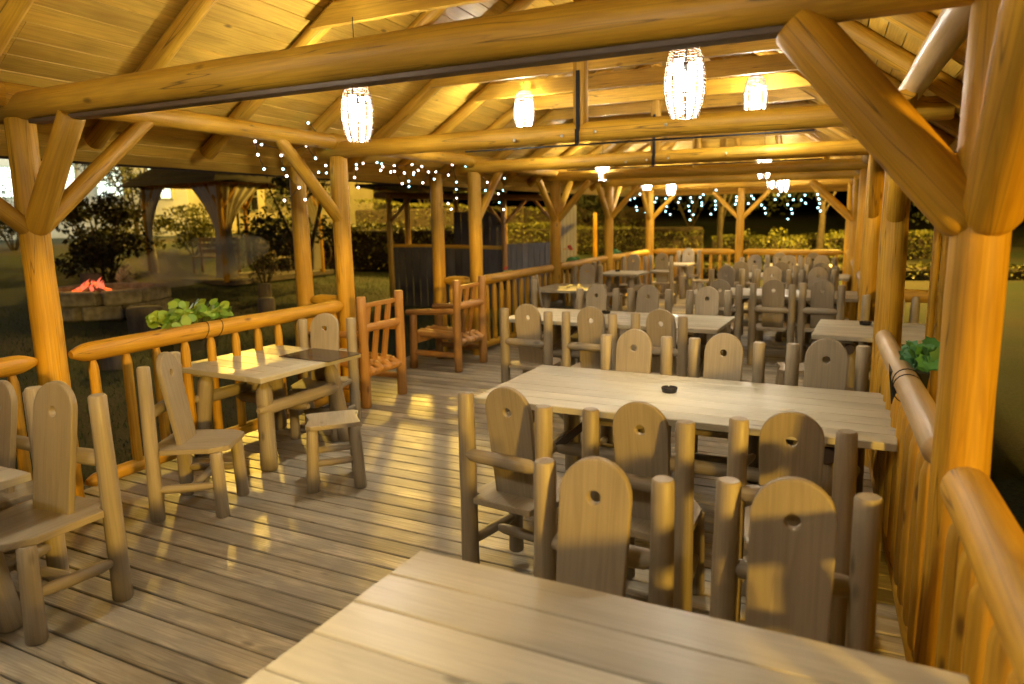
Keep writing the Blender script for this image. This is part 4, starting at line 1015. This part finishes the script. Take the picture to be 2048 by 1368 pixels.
for k in range(5):
    a = k * 1.25; part('firewood', MB().log((.42 * math.cos(a), .3 * math.sin(a), 0), (-.1 * math.cos(a), -.1 * math.sin(a), .17), .05, .04, 8, 3), M_ember if k % 2 else M_dark, fire)
mb = MB()
for k in range(22):
    x = random.uniform(-.30, .28); y0 = random.uniform(-.14, .14); hh = random.uniform(.05, .30) * (1 - 1.3 * abs(x - .08)); w = random.uniform(.02, .05); b0 = len(mb.v)
    N_ = 6
    for i in range(N_ + 1):
        u = i / N_; ww = w * math.sin(math.pi * min(1, u * .85 + .15)) ** .8 * (1 - u * .6); cx_ = x + .12 * u * u + .03 * math.sin(6 * u + k)
        for q in range(5): an = 2 * math.pi * q / 5; mb.v.append((cx_ + ww * math.cos(an), y0 + ww * math.sin(an), .05 + hh * u))
    for i in range(N_):
        for q in range(5): q2 = (q + 1) % 5; mb.face((b0 + 5 * i + q, b0 + 5 * i + q2, b0 + 5 * i + 5 + q2, b0 + 5 * i + 5 + q), [(0, 0)] * 4, True)
part('flame', mb, M_flame, fire)
l = bpy.data.lights.new('fire_light', 'POINT'); l.energy = 14; l.color = (1, .28, .08); l.shadow_soft_size = .15; lo = bpy.data.objects.new('fire_light', l); COL.objects.link(lo); lo.parent = fire; lo.location = (0, 0, .4)
# smoke drifting to the right of the fire
m, nt, b = new_mat('smoke'); nt.nodes.remove(b); N = nt.nodes; out = N['Material Output']
pv = N.new('ShaderNodeVolumePrincipled'); pv.inputs['Color'].default_value = (.70, .74, .9, 1); nt.links.new(pv.outputs[0], out.inputs['Volume'])
tc = N.new('ShaderNodeTexCoord'); ns = N.new('ShaderNodeTexNoise'); ns.inputs['Scale'].default_value = 1.7; ns.inputs['Detail'].default_value = 3; ns.inputs['Distortion'].default_value = .6
rp = N.new('ShaderNodeMapRange'); rp.inputs[1].default_value = .45; rp.inputs[2].default_value = .75; rp.inputs[3].default_value = 0; rp.inputs[4].default_value = 3.2
nt.links.new(tc.outputs['Object'], ns.inputs['Vector']); nt.links.new(ns.outputs[0], rp.inputs[0]); nt.links.new(rp.outputs[0], pv.inputs['Density'])
bm = bmesh.new(); bmesh.ops.create_icosphere(bm, subdivisions=3, radius=1)
for v in bm.verts: v.co = Vector((v.co.x * 1.5, v.co.y * .7, v.co.z * .45 + v.co.x * .28))
me = bpy.data.meshes.new('smoke'); bm.to_mesh(me); bm.free()
o = part('smoke', me, m); o.location = (fx + 1.45, fy + .9, fz + .95); o.rotation_euler = (0, 0, D(32)); tag(o, 'thin bluish smoke drifting right from the fire pit', 'smoke', kind='stuff')
# log stumps used as seats
for (x, y, r, h, lab) in ((-11.15, 8.15, .27, .47, 'dark log stump seat in front of the fire pit'), (-10.5, 10.25, .16, .44, 'pale-topped log stump right of the fire pit, nearer of two'),
                          (-12.1, 11.8, .14, .42, 'narrow log stump right of the fire pit, farther of two'), (-15.2, 9.9, .22, .55, 'dark log stump behind the fire pit on the left'), (-9.4, 6.3, .2, .3, 'low dark stump in the grass left of the railing')):
    t = thing('log_stump', (x, y, gh(x, y)), 0, lab, 'stump', 'log stumps round the fire pit')
    part('trunk', MB().log((0, 0, -.05), (0, 0, h), r * 1.05, r, 16, 4, wob=.05), M_log, t)
    part('cut_face', MB().lathe([(.001, 0), (r * .9, 0), (r * .9, .006), (.001, .006)], 16, (0, 0, h)), M_shedg, t)
# small flag stones in the grass
for k in range(4):
    x = -6.4 - k * .7; yy = 3.2 + k * 2.1
    a = [(random.uniform(.8, 1.1) * .16 * math.cos(2 * math.pi * q / 7), random.uniform(.8, 1.1) * .12 * math.sin(2 * math.pi * q / 7)) for q in range(7)]
    o = part('flat_stone', slab(a, 0, .03, .006), M_stone); o.location = (x, yy, gh(x, yy)); tag(o, 'flat pale stone lying in the dark grass beyond the left railing, ' + ('nearest the camera', 'second nearest', 'third nearest', 'fourth from the camera')[k], 'stone', 'flat stones in the grass')

# ================================================================== garden: dark timber shelter behind the armchairs
def shelter():
    t = thing('timber_shelter', (0, 0, 0), 0, 'dark boarded timber shelter with a half-height wall beyond the armchairs', 'shelter')
    A = Vector((-9.75, 13.3, gh(-9.75, 13.3))); B = Vector((-7.5, 14.45, gh(-7.5, 14.45))); C = Vector((-6.75, 15.6, gh(-6.75, 15.6))); d = (B - A).normalized(); L = (B - A).length; n = Vector((-d.y, d.x, 0))
    def wall(P0, P1, zlo, zhi, mat, w=.16):
        dd = P1 - P0; Lw = Vector((dd.x, dd.y, 0)).length; k = max(1, round(Lw / w)); dd = Vector((dd.x, dd.y, 0)).normalized(); ang = math.atan2(dd.y, dd.x)
        for i in range(k):
            c = P0 + dd * (Lw * (i + .5) / k); part('board', MB().box(0, 0, 0, Lw / k - .008, .022, zhi - zlo, .003, 2, Matrix.Translation((c.x, c.y, P0.z + (zlo + zhi) / 2)) @ Matrix.Rotation(ang, 4, 'Z')), mat, t)
    wall(A, B, -.05, 1.30, M_shed)
    wall(B, C, -.05, 1.42, M_shedg); 
    back0, back1 = A + n * 3.0, B + n * 3.0
    wall(B + n * 1.2 - d * 1.2, B + n * 1.2, .1, 2.1, M_shed)
    wall(C, C + Vector((.15, .9, 0)), -.05, 2.3, M_shedg)
    for p in (A, B, C, A + d * .35 + n * .3, back0, back1, A + d * L * .5 + n * 3):
        part('post', MB().log(Vector((p.x, p.y, p.z - .1)), Vector((p.x, p.y, p.z + 2.45)), .065, .06, 10, 4), M_arm if p in (B, C) else M_honeyd, t)
    part('top_rail', MB().log(A + Vector((-.1, 0, 1.34)), B + Vector((0, 0, 1.34)), .045, .045, 10, 5), M_honey, t)
    for P0, s in ((A, 1), (B, -1), (B, 1), (C, -1)):
        dd = d if s * 1 else d; part('brace', MB().log(P0 + Vector((0, 0, 1.85)), P0 + d * s * .5 + Vector((0, 0, 2.4)), .04, .04, 8, 3), M_arm, t)
    part('beam', MB().log(A + Vector((-.3, -.1, 2.45)), B + d * .9 + Vector((0, 0, 2.45)), .07, .07, 10, 4), M_arm, t)
    q = [A - d * .6 - n * .6, B + d * 1.4 - n * .6, B + d * 1.4 + n * 3.6, A - d * .6 + n * 3.6]
    part('roof', MB().hexa([Vector((*p.xy, 2.50)) for p in q] + [Vector((*p.xy, 2.56)) for p in q], 0), M_tile, t)
    mb = MB()
    for k in range(5): c0 = q[0].lerp(q[1], (k + .5) / 5); c1 = q[3].lerp(q[2], (k + .5) / 5); part('rafter', MB().log((c0.x, c0.y, 2.46), (c1.x, c1.y, 2.46), .04, .04, 8, 3), M_arm, t)
shelter()
# ================================================================== houses
def house(o, d, L, W, H, mat, label, wins, lit, roofh=1.6):
    o = Vector(o); d = Vector(d).normalized(); n = Vector((-d.y, d.x, 0)); ang = math.atan2(d.y, d.x)
    t = thing('house', tuple(o), ang, label, 'house')
    part('wall', MB().box(L / 2, W / 2, H / 2 - .5, L, W, H + 1, .01), mat, t)
    mb = MB().hexa([(-.5, -.6, H), (L + .5, -.6, H), (L + .5, W / 2, H + roofh), (-.5, W / 2, H + roofh), (-.5, -.6, H + .12), (L + .5, -.6, H + .12), (L + .5, W / 2, H + roofh + .12), (-.5, W / 2, H + roofh + .12)], 0)
    mb.hexa([(-.5, W / 2, H + roofh), (L + .5, W / 2, H + roofh), (L + .5, W + .6, H), (-.5, W + .6, H), (-.5, W / 2, H + roofh + .12), (L + .5, W / 2, H + roofh + .12), (L + .5, W + .6, H + .12), (-.5, W + .6, H + .12)], 0)
    part('roof', mb, M_tile, t)
    for (x, z, w, h, on) in wins:
        wf = MB()
        for (cx_, cz_, sx_, sz_) in ((x, z - h / 2, w + .16, .09), (x, z + h / 2, w + .16, .09), (x - w / 2, z, .09, h), (x + w / 2, z, .09, h), (x, z, .05, h - .1), (x, z + h * .15, w - .1, .05)): wf.box(cx_, -.035, cz_, sx_, .07, sz_, .004)
        f = part('window', wf, M_frame, t); part('pane', MB().box(x, -.008, z, w - .06, .012, h - .06, .001), lit if on else M_glassk, f)
    return t
house((-36.5, 19.5, 1.3), (5.4, 3.6, 0), 8.6, 6, 3.9, M_wallw, 'white house with bright greenish windows at the upper left', [(.9, 2.4, 1.1, 1.4, True), (3.0, 2.3, 1.5, 1.8, True), (5.2, 2.4, 1.2, 1.5, True), (7.4, 2.3, 1.0, 1.5, True)], M_win)
house((-34, 30.0, 1.3), (5, 2.4, 0), 9, 6, 2.9, M_wally, 'cream house with porch pillars lit yellow behind the gazebo', [(2.0, 1.6, 1.2, 1.2, False), (5.5, 1.6, 1.2, 1.2, False)], M_win)
t = thing('porch', (-30.6, 28.2, 1.1), D(25), 'cream porch with two square pillars lit yellow, behind the gazebo', 'porch')
for x in (0, 1.5): part('pillar', MB().box(x, 0, 1.3, .38, .38, 2.6, .02), M_wally, t)
part('parapet', MB().box(.7, 0, .45, 3.8, .3, .9, .02), M_wally, t); part('lintel', MB().box(.7, 0, 2.7, 3.8, .4, .3, .02), M_wally, t)
part('coping', MB().box(.7, 0, .96, 4.0, .42, .09, .02), M_wally, t)

# ================================================================== street lamps that light the garden
def street_lamp(x, y, h, w, label, arm=(0, 0)):
    z = gh(x, y); t = thing('street_lamp', (x, y, z), 0, label, 'street lamp', 'sodium street lamps')
    part('pole', MB().log((0, 0, 0), (0, 0, h), .06, .045, 10, 3, wob=0), M_black, t)
    part('hood', MB().lathe([(.001, .10), (.12, .07), (.2, 0), (.21, -.02)], 16, (arm[0], arm[1], h)).log((0, 0, h), (arm[0], arm[1], h + .08), .03, .03, 6, 2, wob=0), M_black, t)
    part('bulb', MB().lathe([(.001, -.10), (.05, -.09), (.08, -.04), (.07, 0), (.001, .01)], 12, (arm[0], arm[1], h)), M_sod, t)
    l = bpy.data.lights.new('sodium_light', 'POINT'); l.energy = w; l.color = SODIUM; l.shadow_soft_size = .30
    lo = bpy.data.objects.new('sodium_light', l); COL.objects.link(lo); lo.parent = t; lo.location = (arm[0], arm[1], h - .22)
street_lamp(9.0, -4.5, 3.6, 10500, 'sodium street lamp outside the pavilion on the right, outside the photo')
street_lamp(-21.5, 10.4, 5.0, 420, 'sodium street lamp at the left of the garden, outside the photo')
street_lamp(-23.0, 20.5, 6.5, 6000, 'sodium street lamp behind the gazebo', (.6, 0))
street_lamp(-14.2, 22.5, 6.0, 6500, 'sodium street lamp behind the clipped hedge')
street_lamp(-12.0, 30.0, 6.5, 2200, 'sodium street lamp far beyond the long hedge')
street_lamp(-.8, 24.6, 6.0, 14000, 'sodium street lamp before the bright hedge')
street_lamp(-27.0, 25.0, 5.5, 1500, 'sodium street lamp before the cream house')
t = thing('curtain_fill_lamp', (-14.6, 5.0, gh(-14.6, 5.0)), 0, 'added white fill lamp on a pole left of the fire pit, outside the photo', 'fill lamp')  # added lamp, brightens the gazebo curtains from the front
part('pole', MB().log((0, 0, 0), (0, 0, 3.8), .05, .04, 10, 3, wob=0), M_black, t)
part('globe', MB().lathe([(.001, -.16), (.1, -.13), (.16, 0), (.1, .13), (.001, .16)], 16, (0, 0, 3.95)), M_win, t)
l = bpy.data.lights.new('curtain_fill_light', 'POINT'); l.energy = 520; l.color = (1, .92, .78); l.shadow_soft_size = .17
lo = bpy.data.objects.new('curtain_fill_light', l); COL.objects.link(lo); lo.parent = t; lo.location = (0, 0, 3.95)
# white flood lamp at the white house
t = thing('flood_lamp', (-33.5, 16.2, gh(-33.5, 16.2)), 0, 'white flood lamp before the white house, outside the photo', 'flood lamp')
part('pole', MB().log((0, 0, 0), (0, 0, 3.4), .05, .04, 10, 3, wob=0), M_black, t); part('lamp_head', MB().box(0, .05, 3.5, .4, .12, .28, .01), M_black, t)
part('lens', MB().box(0, .125, 3.5, .34, .01, .22, .002), M_win, t)
l = bpy.data.lights.new('flood_light', 'POINT'); l.energy = 600; l.color = (.85, 1.0, .9); l.shadow_soft_size = .15
lo = bpy.data.objects.new('flood_light', l); COL.objects.link(lo); lo.parent = t; lo.location = (0, .35, 3.5)
